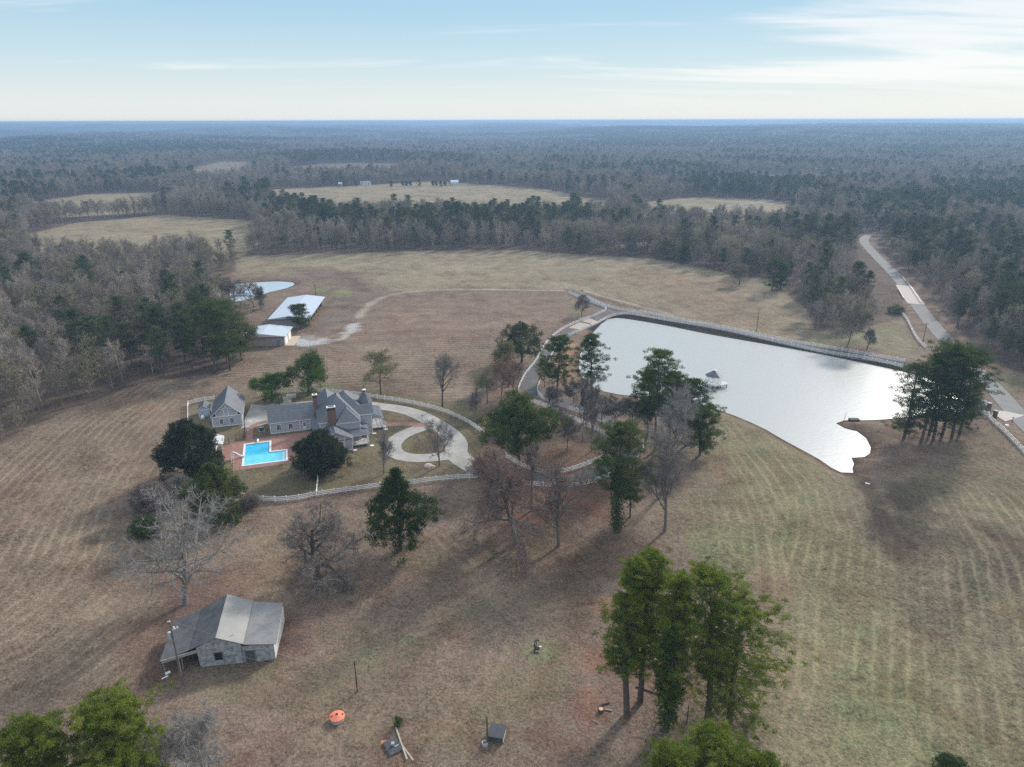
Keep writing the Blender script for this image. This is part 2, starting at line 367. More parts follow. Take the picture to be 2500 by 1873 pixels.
LEFTF = [(-900,1300),(-300,1060),(-100,985),(0,962),(170,882),(300,832),(480,808),(540,775),(640,760),(600,800),(520,830),(420,850),(400,915),(350,1000),(290,1090),(290,1200),(300,1290),(330,1340),(300,1480),(100,1540),(-200,1600),(-900,1700)]
m = region(LEFTF); paint(m, (136,119,102), .10); mow(m, [(560,770),(470,840),(380,920),(310,1010),(262,1100),(236,1190),(170,1290),(40,1390),(-200,1500)], .75)
MIDF = [(540,778),(620,752),(700,745),(765,712),(790,672),(845,644),(1000,634),(1236,634),(1262,690),(1190,728),(1130,800),(1060,820),(1000,880),(900,858),(800,848),(720,842),(560,850),(420,860),(400,830)]
m = region(MIDF, 5, 3); paint(m, (137,120,104), .1); mow(m, [(380,862),(700,842),(900,832),(1100,826),(1300,800)], .8)
m = region([(800,640),(1000,634),(1236,634),(1262,690),(1190,728),(1150,745),(900,742),(790,738),(760,730)], 5, 3); paint(m, (136,117,102), .08)
UPF = [(505,565),(530,553),(700,548),(900,541),(1130,540),(1250,549),(1400,556),(1500,574),(1600,600),(1690,604),(1705,640),(1745,668),(1762,712),(1700,740),(1500,705),(1300,640),(1236,626),(1000,625),(840,634),(760,590),(700,578),(600,600),(520,600)]
m = region(UPF, 8, 6); paint(m, (148,136,114), .30); mow(m, [(500,640),(760,585),(860,600),(1000,598),(1200,604),(1350,640),(1500,690),(1800,760)], .55)
m = region([(1360,575),(1500,590),(1640,640),(1700,740),(1560,705),(1420,655),(1340,620)], 20, 10); paint(m, (142,124,104), .2)
m = region([(640,585),(700,578),(760,600),(830,632),(790,660),(740,680),(700,640),(690,610)], 6, 8); paint(m, (122,108,96), .1)
m = region([(1755,730),(1880,705),(1950,690),(1990,760),(1960,770),(1850,745)], 6, 5); paint(m, (138,130,106), .5)
RF = [(1540,880),(1580,900),(1700,985),(1840,1100),(1880,1180),(1900,1300),(2100,1420),(2300,1600),(2500,2100),(1500,2100),(1690,1640),(1700,1400),(1640,1250),(1560,1180),(1590,1020)]
m = region(RF, 18, 12); paint(m, (136,128,98), .75); mow(m, [(1560,860),(1620,940),(1700,1040),(1760,1150),(1795,1300),(1790,1480),(1740,1700),(1650,1900)], 1.0)
m = region([(1870,1180),(1980,1080),(2212,1010),(2900,1300),(2900,2100),(2400,2000),(2100,1420)], 20, 12); paint(m, (132,120,98), .55); mow(m, [(1950,1060),(2010,1180),(2030,1400),(2050,1700),(2080,1900)], 1.1)
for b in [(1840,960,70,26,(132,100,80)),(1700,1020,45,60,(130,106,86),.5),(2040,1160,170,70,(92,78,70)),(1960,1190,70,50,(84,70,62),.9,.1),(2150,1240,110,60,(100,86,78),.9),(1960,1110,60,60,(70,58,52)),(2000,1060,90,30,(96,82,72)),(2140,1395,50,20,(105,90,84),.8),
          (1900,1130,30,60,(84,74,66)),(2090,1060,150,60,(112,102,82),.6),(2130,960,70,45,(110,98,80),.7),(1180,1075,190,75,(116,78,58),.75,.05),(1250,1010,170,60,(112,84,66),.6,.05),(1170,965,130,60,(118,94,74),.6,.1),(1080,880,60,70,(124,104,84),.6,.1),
          (1130,1180,120,60,(102,86,68),.7,.3),(1000,1220,160,60,(112,98,78),.7,.3),(1300,1210,160,50,(106,86,70),.7,.2),(430,1280,130,90,(118,92,82),.8,.05),(330,1400,110,80,(108,84,70),.7,.1),(620,1390,50,80,(110,86,78),.7,.05),(600,1480,250,60,(106,92,74),.6,.5),(800,1400,120,60,(112,106,86),.5,.7),(620,1170,90,50,(146,128,104),.6),(560,1250,70,40,(140,122,98),.5),(1080,1290,80,40,(146,128,106),.6),(1230,1420,80,30,(140,122,102),.5),(940,1480,110,30,(142,124,104),.5),(1010,1590,140,40,(144,128,108),.6),(1820,1330,60,80,(140,118,98),.5),(1690,1240,60,50,(146,126,100),.5),(2020,1330,90,60,(118,104,94),.6),(1960,1560,110,60,(140,130,104),.5),(2100,1560,60,80,(128,112,96),.5),(1750,1400,60,100,(150,134,108),.5),(160,1180,110,40,(146,130,108),.5),(90,1320,90,50,(144,128,106),.5),(240,1240,70,40,(120,104,92),.6),(330,880,90,16,(150,132,108),.5),
          (1310,1308,42,20,(150,104,82),.85,0.),(1290,1440,70,40,(138,102,84),.75,0.),(1270,1540,55,60,(134,98,80),.7,0.),(1400,1490,110,50,(120,90,76),.7,.05),(1350,1440,60,30,(122,94,80),.7,0.),(1170,1405,70,26,(112,114,84),.6,.8),(1100,1500,120,80,(124,112,88),.5,.6),(700,1550,60,12,(148,104,80),.4),
          (900,1560,300,90,(126,110,90),.5,.4),(1560,1180,80,60,(120,122,86),.6,.9),(1900,1500,140,110,(120,122,88),.5,1.),(1560,1010,20,40,(136,106,86),.5),(1230,1310,130,70,(112,96,80),.5,.3),(980,1330,110,60,(128,112,92),.5,.3),
          (1850,1470,30,9,(78,62,52),.8,0.),(735,635,26,9,(130,134,84),.8,.8),(690,625,18,7,(124,128,84),.6,.8),(655,660,26,5,(150,88,60),.85,0.),(740,690,40,14,(122,114,104),.85,0.),(690,714,40,6,(118,112,106),.6,0.),(660,735,34,13,(168,168,164),.7,0.),(690,740,24,7,(176,176,172),.7,0.),(755,712,7,14,(178,172,164),.8,0.),(765,716,12,22,(158,110,84),.4,0.),
          (700,838,50,10,(112,112,66),.7,1.),(640,850,60,12,(112,112,70),.7,1.),(545,1000,20,30,(104,110,60),.5,1.),(500,1005,22,22,(118,126,66),.9,1.),(800,1105,60,14,(116,100,80),.5),(780,1030,70,50,(116,100,78),.5,.4),
          (1010,880,50,20,(126,112,80),.5,.5),(900,925,40,10,(98,98,66),.6,.8),(900,965,45,20,(104,100,70),.6,.8),(1010,940,26,60,(112,106,74),.6,.6),(850,935,50,20,(92,92,62),.6,.8),(560,1050,90,30,(112,98,78),.6,.3),(650,1050,80,25,(100,94,72),.6,.5),
          (1245,665,20,22,(124,124,86),.5,.8),(1235,775,35,50,(176,142,108),.75,.0),(1262,720,14,20,(150,128,104),.6,.0),(1780,735,60,10,(130,132,92),.4,1.),(1560,585,60,8,(138,142,92),.7,1.),(1380,620,40,6,(110,98,82),.3),(440,1240,60,20,(110,104,78),.4,.7),(200,1300,120,60,(128,112,94),.4),
          (2180,830,40,24,(128,126,92),.6,.8),(2130,800,30,50,(112,92,74),.6,.1),(2020,700,24,60,(122,104,84),.5,.2),(2000,740,24,30,(126,116,96),.5,.2)]:
    blob(*b)
HY = PXS(D2([(410,870),(560,845),(700,838),(830,845),(960,862),(1030,905),(1050,945),(1025,1015),(1040,1030),(900,1042),(690,1070),(530,1080),(500,1040),(470,960),(410,925)]))
m = inpoly(GX, GY, HY).astype(float); paint(m, (114,103,78), .6, .55); samp[m > 0] *= .1
for i_, p in enumerate(FAR_OPEN): m = inpoly(GX, GY, p).astype(float); paint(m, (118,104,94) if i_ == 5 else ((132,120,102) if i_ in (4, 6) else (150,137,112)), .25)
fm = forest_m*(rad > 100); paint(fm, (108,94,84), .1); samp *= (1-fm)
n1 = vnoise(GX, GY, 260, 4)
far = sstep((rad-2200)/1500)*fm; paint(far*(n1 > .5), (88,92,78), .1); paint(far*(n1 <= .5), (116,104,94), .1)
for pl, bw, c in ((LAKE, 4.0, (112,92,76)), (POND, 3.2, (112,100,84))):
    nn = rad < 600; d = np.full(len(GX), 1e9); d[nn] = dist_line(GX[nn], GY[nn], pl, True); paint(sstep(1.3-d/bw)*(rad < 600), c, .05, .8)
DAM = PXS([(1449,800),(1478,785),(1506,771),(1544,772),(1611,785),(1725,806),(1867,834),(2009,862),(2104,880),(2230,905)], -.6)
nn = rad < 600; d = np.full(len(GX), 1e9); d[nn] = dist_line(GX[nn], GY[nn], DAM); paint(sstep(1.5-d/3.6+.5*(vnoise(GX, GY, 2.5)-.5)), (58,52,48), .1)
DITCH = PXS([(2081,1155),(2100,1170),(2125,1210),(2150,1260),(2170,1300),(2230,1330)])
d[nn] = dist_line(GX[nn], GY[nn], DITCH); paint(sstep(1.5-d/1.9+1.6*(vnoise(GX, GY, 2.1)*.5+vnoise(GX, GY, 5)*.5-.5))*nn, (62,54,48), .1, .55)
POLY_TRK = [PXS(p) for p in ([(600,690),(720,655),(800,650),(850,680),(900,715)], [(640,760),(600,790),(560,830)], [(880,790),(840,830),(760,850),(640,850)], [(1000,724),(1200,712),(1390,708)])]
d[:] = 1e9
for t in POLY_TRK: d[nn] = np.minimum(d[nn], np.abs(dist_line(GX[nn], GY[nn], t)-1.1))
paint(sstep(1.4-d/.7)*nn, (112,98,86), .0, .6)

def track(pts, w, c, a=1., n=.9):
    pl = catmull(PXS(pts), 3); g = np.zeros(len(GX), bool); g[rad < 600] = True; q = np.full(len(GX), 1e9); q[g] = dist_line(GX[g], GY[g], pl); paint(sstep(1.35-q/w+n*(vnoise(GX, GY, 2.3, 7)*.6+vnoise(GX, GY, 6, 9)*.4-.5)), c, 0., a)
TRK = (176,162,146)
track([(1390,710),(1300,710),(1200,709),(1080,710),(980,716),(930,728)], 1.1, TRK, .8, .5); track([(930,728),(905,742),(890,757),(876,775)], 1.9, TRK, .9, .8)
track([(868,790),(862,800),(852,812)], 2.6, (190,188,184), .9, 1.6); track([(850,815),(835,828),(800,834)], 1.6, (180,176,170), .8, 1.8); track([(790,832),(760,838),(735,836)], 3.2, (186,186,184), .95, 2.2)
track([(1425,711),(1480,726),(1560,745),(1630,763)], .9, TRK, .8, .5); track([(1434,719),(1480,733),(1560,752)], 2.2, (108,94,82), .6, .8)
for t_, a_ in (([(1020,1640),(1160,1560),(1330,1500),(1480,1470)],.4), ([(700,1640),(900,1560),(1130,1480),(1300,1380),(1420,1330)],.35), ([(1000,1870),(1120,1740),(1200,1640),(1230,1560)],.35), ([(620,1250),(760,1240),(900,1260),(1050,1300),(1150,1390)],.35), ([(1480,1420),(1700,1500),(1900,1640),(2000,1873)],.3), ([(60,1560),(260,1440),(330,1330)],.5), ([(230,1500),(330,1420),(420,1400)],.4)):
    pl = catmull(PXS(t_), 3); g_ = rad < 400; q = np.full(len(GX), 1e9); q[g_] = np.abs(dist_line(GX[g_], GY[g_], pl)-.95); paint(sstep(1.6-q/.45+.8*(vnoise(GX, GY, 3, 7)-.5)), (158,140,118), .0, a_)
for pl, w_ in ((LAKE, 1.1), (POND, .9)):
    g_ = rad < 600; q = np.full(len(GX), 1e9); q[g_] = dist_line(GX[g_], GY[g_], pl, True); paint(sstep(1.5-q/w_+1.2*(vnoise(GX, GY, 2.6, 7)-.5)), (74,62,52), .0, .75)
gm = bpy.data.materials.new('dry_grassland'); gm.use_nodes = True; nt = gm.node_tree; B = nt.nodes['Principled BSDF']
B.inputs['Roughness'].default_value = .95; B.inputs['Specular IOR Level'].default_value = .1
def gn(t): return nt.nodes.new(t)
def lk(a, b): nt.links.new(a, b)
tcg = gn('ShaderNodeTexCoord').outputs['Object']
def noise(scale, det=4, rough=.6, dist=0., vec=None):
    n = gn('ShaderNodeTexNoise'); n.inputs['Scale'].default_value = scale; n.inputs['Detail'].default_value = det; n.inputs['Roughness'].default_value = rough; n.inputs['Distortion'].default_value = dist
    lk(vec or tcg, n.inputs['Vector']); return n.outputs[0]
def M(op, a, b=None, c=None, clamp=False):
    n = gn('ShaderNodeMath'); n.operation = op; n.use_clamp = clamp
    for i, v in enumerate((a, b, c)):
        if v is None: continue
        if isinstance(v, (int, float)): n.inputs[i].default_value = v
        else: lk(v, n.inputs[i])
    return n.outputs[0]
def MR(v, a, b, c, d, sm=False):
    n = gn('ShaderNodeMapRange'); lk(v, n.inputs['Value'])
    if sm: n.interpolation_type = 'SMOOTHSTEP'
    for k, x in zip(('From Min', 'From Max', 'To Min', 'To Max'), (a, b, c, d)): n.inputs[k].default_value = x
    return n.outputs[0]
def attr(name, out='Fac'):
    n = gn('ShaderNodeAttribute'); n.attribute_name = name; return n.outputs[out]
big, mid_, sml, fine, tiny = noise(.035, 5, .6, .4), noise(.16, 5, .65), noise(.75, 4, .7), noise(2.2, 4, .75), noise(7, 3, .8)
wv = M('SINE', M('MULTIPLY_ADD', mid_, 5.0, M('MULTIPLY', attr('stripe'), 2*math.pi/2.3)))
wv2 = M('SINE', M('MULTIPLY_ADD', big, 9., M('MULTIPLY', attr('stripe'), 2*math.pi/11.5)))
row = M('POWER', M('MULTIPLY_ADD', wv, .5, .5), 3.8)
vis_ = MR(noise(.055, 4, .6, .5), .40, .60, .25, 1.0, True)
st = M('MULTIPLY', attr('samp'), M('ADD', M('MULTIPLY', M('MULTIPLY', M('SUBTRACT', row, .26), vis_), .50), M('MULTIPLY', wv2, .05)))
f = M('ADD', MR(big, .3, .7, .80, 1.2), MR(mid_, .3, .7, -.2, .2)); f = M('ADD', f, MR(sml, .3, .7, -.2, .2)); f = M('ADD', f, MR(fine, .3, .7, -.50, .50)); f = M('ADD', f, MR(tiny, .3, .7, -.42, .42)); f = M('ADD', f, st); f = M('ADD', f, MR(noise(3.1, 3, .6, .6), .58, .70, 0, .40, True)); f = M('MAXIMUM', f, .22)
gsel = M('MULTIPLY', attr('green'), M('MULTIPLY_ADD', MR(noise(.14, 6, .75, .8), .44, .68, 0, 1, True), .55, M('MULTIPLY', MR(noise(1.0, 4, .75), .42, .62, 0, 1, True), .4)), clamp=True)
dsel = MR(noise(.06, 6, .7, 1.2), .47, .68, 0, .75, True)
mg = gn('ShaderNodeMix'); mg.data_type = 'RGBA'; lk(gsel, mg.inputs[0]); lk(attr('Col', 'Color'), mg.inputs[6]); mg.inputs[7].default_value = (*(np.array(s2l((112,122,88)))*ALB), 1)
md = gn('ShaderNodeMix'); md.data_type = 'RGBA'; md.blend_type = 'MULTIPLY'; lk(dsel, md.inputs[0]); lk(mg.outputs[2], md.inputs[6]); md.inputs[7].default_value = (.74, .62, .60, 1)
vs = gn('ShaderNodeVectorMath'); vs.operation = 'SCALE'; lk(md.outputs[2], vs.inputs[0]); lk(f, vs.inputs['Scale']); lk(vs.outputs[0], B.inputs['Base Color'])
bmp = gn('ShaderNodeBump'); bmp.inputs['Strength'].default_value = .9; bmp.inputs['Distance'].default_value = .35
lk(M('ADD', M('MULTIPLY', fine, .5), M('ADD', M('MULTIPLY', sml, .9), M('MULTIPLY', tiny, .15))), bmp.inputs['Height']); lk(bmp.outputs[0], B.inputs['Normal'])
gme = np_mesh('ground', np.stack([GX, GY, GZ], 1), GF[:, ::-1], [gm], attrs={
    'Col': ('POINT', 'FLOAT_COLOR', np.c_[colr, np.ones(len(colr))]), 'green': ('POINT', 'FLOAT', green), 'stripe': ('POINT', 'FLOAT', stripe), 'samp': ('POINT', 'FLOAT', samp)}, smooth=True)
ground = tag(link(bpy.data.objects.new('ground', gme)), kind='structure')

# ------------------------------------------------------------------ water
def water_mat(name, rgb, rough, ior, bump, scale):
    m = bpy.data.materials.new(name); m.use_nodes = True; t = m.node_tree; b = t.nodes['Principled BSDF']
    b.inputs['Base Color'].default_value = (*rgb, 1); b.inputs['Roughness'].default_value = rough; b.inputs['IOR'].default_value = ior
    tcx = t.nodes.new('ShaderNodeTexCoord'); n = t.nodes.new('ShaderNodeTexNoise'); n.inputs['Scale'].default_value = scale; n.inputs['Detail'].default_value = 3
    mp_ = t.nodes.new('ShaderNodeMapping'); mp_.inputs['Scale'].default_value = (1, 2.2, 1); mp_.inputs['Rotation'].default_value = (0, 0, .5); t.links.new(tcx.outputs['Object'], mp_.inputs[0]); t.links.new(mp_.outputs[0], n.inputs['Vector'])
    bp = t.nodes.new('ShaderNodeBump'); bp.inputs['Strength'].default_value = bump; bp.inputs['Distance'].default_value = .12; t.links.new(n.outputs[0], bp.inputs['Height']); t.links.new(bp.outputs[0], b.inputs['Normal'])
    return m
def sheet(name, poly, z, m):
    P = [Vector((x, y, 0)) for x, y in poly]; T = tessellate_polygon([P]); b = MB(); b.v = [(x, y, z) for x, y in poly]
    for t in T:
        a, c, d = [Vector(b.v[i]) for i in t]; t = list(t)
        if (c-a).cross(d-a).z < 0: t.reverse()
        b.f.append(t); b.m.append(0)
    return b.build(name, m)
def grow(poly, d):
    P = np.asarray(poly); nx = np.roll(P, -1, 0)-np.roll(P, 1, 0); nrm = np.stack([nx[:, 1], -nx[:, 0]], 1); nrm /= np.linalg.norm(nrm, axis=1, keepdims=True)+1e-9
    A = .5*np.sum(P[:, 0]*np.roll(P[:, 1], -1)-np.roll(P[:, 0], -1)*P[:, 1]); return P+nrm*(d if A > 0 else -d)
lake_m = water_mat('lake_water', (.39, .40, .38), .26, 2.0, .22, .5)
tag(sheet('lake', grow(LAKE, .35), WL, lake_m), kind='structure')
tag(sheet('pond', grow(POND, .3), WP, water_mat('pond_water', (.45, .53, .58), .16, 2.1, .3, .9)), kind='structure')

# ------------------------------------------------------------------ roads and drives
asph = mat('asphalt', (.125, .12, .118), .9, .2, vary=.22, vscale=.35, bump=.3, bscale=6)
asph2 = mat('road_asphalt', (.185, .183, .18), .85, .3, vary=.16, vscale=.25, bump=.2, bscale=6)
conc = mat('concrete', (.42, .40, .37), .9, .2, vary=.22, vscale=.5, bump=.2, bscale=8)
drivem = mat('drive_concrete', (.37, .355, .33), .9, .2, vary=.2, vscale=.3, bump=.2, bscale=8)
gravel = mat('gravel_track', (.36, .30, .24), .95, .1, vary=.35, vscale=.8, bump=.5, bscale=5)
brick = mat('brick_paving', (.30, .165, .135), .9, .2, vary=.3, vscale=1.2, bump=.3, bscale=9)
def road(name, pts, width, m, dz=.05, step=2.0, closed=False, taper=None):
    c = catmull(pts, step, closed); n = len(c); t = np.roll(c, -1, 0)-np.roll(c, 1, 0)
    if not closed: t[0] = c[1]-c[0]; t[-1] = c[-1]-c[-2]
    t /= np.linalg.norm(t, axis=1, keepdims=True)+1e-9; nrm = np.stack([-t[:, 1], t[:, 0]], 1); K = 5; V = []
    w = np.full(n, width) if taper is None else np.interp(np.linspace(0, 1, n), np.linspace(0, 1, len(taper)), taper)
    for k in range(K):
        q = c+nrm*((k/(K-1)-.5)*w)[:, None]; V.append(np.c_[q, ground_z(q[:, 0], q[:, 1])+dz])
    V = np.stack(V, 1).reshape(-1, 3); F = []
    for i in range(n if closed else n-1):
        j = (i+1) % n
        for k in range(K-1): F.append((i*K+k+1, i*K+k, j*K+k, j*K+k+1))
    o = link(bpy.data.objects.new(name, np_mesh(name, V, F, [m], smooth=True))); return o
def st_(o): return tag(o, kind='structure')
st_(road('road', ROADLINE, 5.6, asph2, .08, 3))
st_(road('farm_road', FARROAD, 5.5, asph2, .10, 5)); st_(road('farm_road', FARROAD2, 6, asph2, .12, 5))
DRV = PXS([(1135,1152),(1190,1149),(1250,1158),(1320,1171),(1385,1176),(1445,1163),(1498,1143),(1530,1112),(1530,1075),(1490,1035),(1430,1002),(1360,978),(1308,958),(1290,928),(1308,893),(1345,852),(1378,822),(1410,797),(1450,779),(1492,764),(1535,762),(1620,775),(1772,803),(1915,832),(2057,860),(2200,887),(2290,925),(2370,975),(2425,1006)])
st_(road('driveway', DRV, 4.6, asph, .05))
st_(road('driveway', PXS([(1385,707),(1425,725),(1465,744),(1500,760)]), 4.2, asph, .046))
z1 = lambda L: PXS([(x/2.765+450, y/2.765+850) for x, y in L])
st_(road('drive', z1([(455,425),(620,395),(760,385),(900,376),(1050,372),(1200,378),(1300,392),(1450,412),(1570,447),(1690,508),(1790,580),(1838,650),(1835,710),(1885,765),(1975,818)]), 5.0, drivem, .05, taper=[5,4.5,4.5,4.5,4.5,4.5,4.8,5,5,5.4,5.6,5.4,5.4]))
st_(road('drive', z1([(1670,512),(1560,553),(1470,590),(1408,650),(1425,712),(1525,742),(1650,742),(1780,728),(1860,700)]), 4.3, drivem, .062))
st_(road('parking_pad', z1([(418,460),(490,455),(560,445)]), 16.0, drivem, .056, taper=[17,16,14]))
st_(road('brick_walk', z1([(1375,524),(1440,518),(1520,515),(1590,522),(1640,520)]), 2.4, brick, .075, 1))
st_(road('brick_walk', z1([(440,640),(440,585),(452,545),(485,515),(560,497)]), 1.6, brick, .075, 1))
st_(road('concrete_slab', PXS([(1402,802),(1428,789)]), 5.0, mat('tan_concrete', (.42,.35,.29), .9, .2, vary=.15), .075))
st_(road('concrete_slab', PXS([(1433,786.5),(1450,779)]), 5.0, MATS['tan_concrete'], .075))
st_(road('concrete_apron', PXS([(2424,1009),(2448,1014),(2478,1024)]), 8, mat('pale_concrete', (.50,.45,.41), .9, .2, vary=.12), .095, taper=[4.5,6,9]))
st_(road('walk', z1([(690,330),(695,350),(694,375)]), 2.2, conc, .08, 1)); st_(road('patio', z1([(690,328),(755,322)]), 3.6, conc, .084, 1))
st_(road('bridge_deck', PXS([(2205,699),(2226,728),(2238,742)]), 6.9, mat('pale_concrete', (1,1,1)), .10))
# ------------------------------------------------------------------ trees
bark = mat('bark', (.10, .085, .072), .95, .1, vary=.35, vscale=2.0)
bark_pale = mat('pale_bark', (.24, .22, .20), .95, .1, vary=.3, vscale=1.2)
bark_grey = mat('grey_bark', (.19, .17, .155), .95, .1, vary=.3, vscale=1.5)
bark_pine = mat('pine_bark', (.13, .105, .088), .95, .1, vary=.35, vscale=1.5)
leaf_mat('twigs_grey', (.20, .18, .165), (.27, .245, .225), .0, .3)
leaf_mat('twigs_wood', (.15, .13, .115), (.44, .38, .32), .05, .75)
leaf_mat('twigs_pale', (.22, .21, .20), (.36, .34, .32), .0, .2)
leaf_mat('russet_leaves', (.17, .085, .06), (.30, .17, .12), .25, .3)
leaf_mat('pine_needles', (.03, .058, .02), (.13, .17, .05), .35, .35)
leaf_mat('pine_needles_bright', (.035, .08, .014), (.30, .35, .06), .42, .2)
leaf_mat('pine_wood_needles', (.045, .065, .035), (.14, .165, .08), .2, .6)
leaf_mat('cedar_needles', (.02, .045, .016), (.09, .125, .035), .3, .3)
leaf_mat('magnolia_leaves', (.018, .032, .016), (.10, .115, .065), .2, .2)
leaf_mat('oak_leaves', (.045, .085, .02), (.17, .24, .06), .3, .3)
leaf_mat('olive_leaves', (.10, .11, .05), (.27, .26, .13), .3, .5)
leaf_mat('olive_wood_leaves', (.13, .12, .08), (.30, .27, .18), .2, .7)
leaf_mat('oak_dull_leaves', (.05, .065, .03), (.17, .185, .09), .25, .2)
leaf_mat('ivy_leaves', (.035, .065, .02), (.12, .16, .05), .2, .3)

def skeleton(r, levels, trunk=.3, nlimb=9, wander=.16, up=.10, spread=55, kids=(6, 5, 4), lens=(.62, .5, .45), multi=1, droop=0., rtrunk=.03, low=1.0):
    """recursive branches in a unit box: list of (p0, p1, r0, r1, level)"""
    S = []; tips = []
    def grow_(p, d, L, ra, lev, nseg):
        pts = [p]; ds = [d]; rs = [ra]
        for i in range(nseg):
            d = d + r.normal(0, wander*(1+.25*lev if lev else .38), 3); d[2] += (up-droop*lev*.5)*(1 if lev else .6); d /= np.linalg.norm(d)
            q = pts[-1]+d*L/nseg; r1 = ra*(1-(i+1)/nseg*(.72 if lev else .55))
            S.append((pts[-1], q, rs[-1], r1, lev)); pts.append(q); ds.append(d); rs.append(r1)
        return pts, ds, rs
    def kids_(pts, ds, rs, L, lev):
        if lev >= levels: tips.append(pts[-1]); return
        n = nlimb if lev == 0 else kids[lev-1]; m = len(pts)-1
        for k in range(n):
            t = (k+r.random()*.8)/n
            if lev == 0: t = trunk+(1-trunk)*t
            else: t = .22+.78*t
            x = t*m; i = min(int(x), m-1); fr = x-i; p = pts[i]*(1-fr)+pts[i+1]*fr; d0 = ds[min(i+1, m)]
            a = math.radians(spread*(.65+.6*r.random())*(1.15-.5*t if lev == 0 else 1)); az = k*2.4+r.random()*1.2
            ref = np.array([0, 0, 1.]) if abs(d0[2]) < .9 else np.array([1., 0, 0]); x_ = np.cross(d0, ref); x_ /= np.linalg.norm(x_); y_ = np.cross(d0, x_)
            nd = d0*math.cos(a)+(x_*math.cos(az)+y_*math.sin(az))*math.sin(a); l = L*lens[min(lev, len(lens)-1)]*(1.15-.55*t)*(.75+.5*r.random())*(low if lev == 0 and t < trunk+.3 else 1)
            rr_ = (rs[i]*(1-fr)+rs[i+1]*fr)*(.62 if lev == 0 else .6)
            P_, D_, R_ = grow_(p, nd, l, rr_, lev+1, 4 if lev < 2 else 3); kids_(P_, D_, R_, l, lev+1)
        tips.append(pts[-1])
    for q in range(multi):
        d = np.array([0, 0, 1.]);
        if multi > 1: d = d+np.array([math.cos(q*2.3), math.sin(q*2.3), 0])*.28
        d /= np.linalg.norm(d); P_, D_, R_ = grow_(np.zeros(3), d, 1., rtrunk, 0, 7); kids_(P_, D_, R_, 1., 0)
    return S, np.array(tips)
def fit(S, tips, H, R):
    A = np.array([s[0] for s in S]); B_ = np.array([s[1] for s in S]); a = np.concatenate([A, B_]); zs = np.percentile(a[:, 2], 99.6); rs = np.percentile(np.hypot(a[:, 0], a[:, 1]), 97.5)
    k = np.array([R/rs, R/rs, H/zs]); R0 = np.array([s[2] for s in S]); R1 = np.array([s[3] for s in S]); lv = np.array([s[4] for s in S])
    A = A*k; B_ = B_*k; A[:, 2] = np.maximum(A[:, 2], .0); B_[:, 2] = np.maximum(B_[:, 2], .25*(lv > 0))
    return A, B_, R0*H, R1*H, lv, tips*k
def leaves_np(r, C, n, rad, size, flat=.7, slim=.5, out=False, lowz=None):
    """n small triangular leaves round each centre"""
    m = len(C)*n; c = np.repeat(C, n, 0); g = r.normal(0, 1, (m, 3)); g /= np.linalg.norm(g, axis=1, keepdims=True)+1e-9
    rr_ = (r.random((m, 1))**.45); p = c+g*rr_*np.array([rad, rad, rad*flat])
    if out: a = g+r.normal(0, .35, (m, 3)); a[:, 2] += .35
    else: a = r.normal(0, 1, (m, 3))
    a /= np.linalg.norm(a, axis=1, keepdims=True); b = np.cross(a, r.normal(0, 1, (m, 3))); b /= np.linalg.norm(b, axis=1, keepdims=True)+1e-9
    s = size*(.6+.8*r.random((m, 1))); V = np.stack([p-a*s*.5-b*s*slim*.5, p+a*s*.7, p-a*s*.3+b*s*slim*.5], 1)
    if lowz is not None: V[:, :, 2] = np.maximum(V[:, :, 2], lowz)
    clump = np.repeat(r.random(len(C)), n)
    return V.reshape(-1, 3), np.arange(m*3).reshape(-1, 3), np.clip(clump*.55+r.random(m)*.45, 0, 1)
def ribbons(r, A, B_, w):
    n = len(A); d = B_-A; b = np.cross(d, r.normal(0, 1, (n, 3))); b /= np.linalg.norm(b, axis=1, keepdims=True)+1e-9
    w = np.asarray(w).reshape(-1, 1); V = np.stack([A-b*w, A+b*w, B_], 1); return V.reshape(-1, 3), np.arange(n*3).reshape(-1, 3)
def q2t(F): return np.concatenate([F[:, [0, 1, 2]], F[:, [0, 2, 3]]])
def mk(name, parts):
    """parts: list of (V, F tri, rnd, material)"""
    Vs, Fs, Rs, Ms = [], [], [], []; n = 0; mats = []
    for V, F, rn, m in parts:
        if len(F) == 0: continue
        if m not in mats: mats.append(m)
        if F.shape[1] == 4: F = q2t(F)
        Vs.append(V); Fs.append(F+n); n += len(V); Rs.append(np.full(len(F), rn) if np.isscalar(rn) else rn); Ms.append(np.full(len(F), mats.index(m)))
    return np_mesh(name, np.concatenate(Vs), np.concatenate(Fs), [MATS[m] for m in mats], np.concatenate(Ms), {'rnd': ('FACE', 'FLOAT', np.concatenate(Rs))})
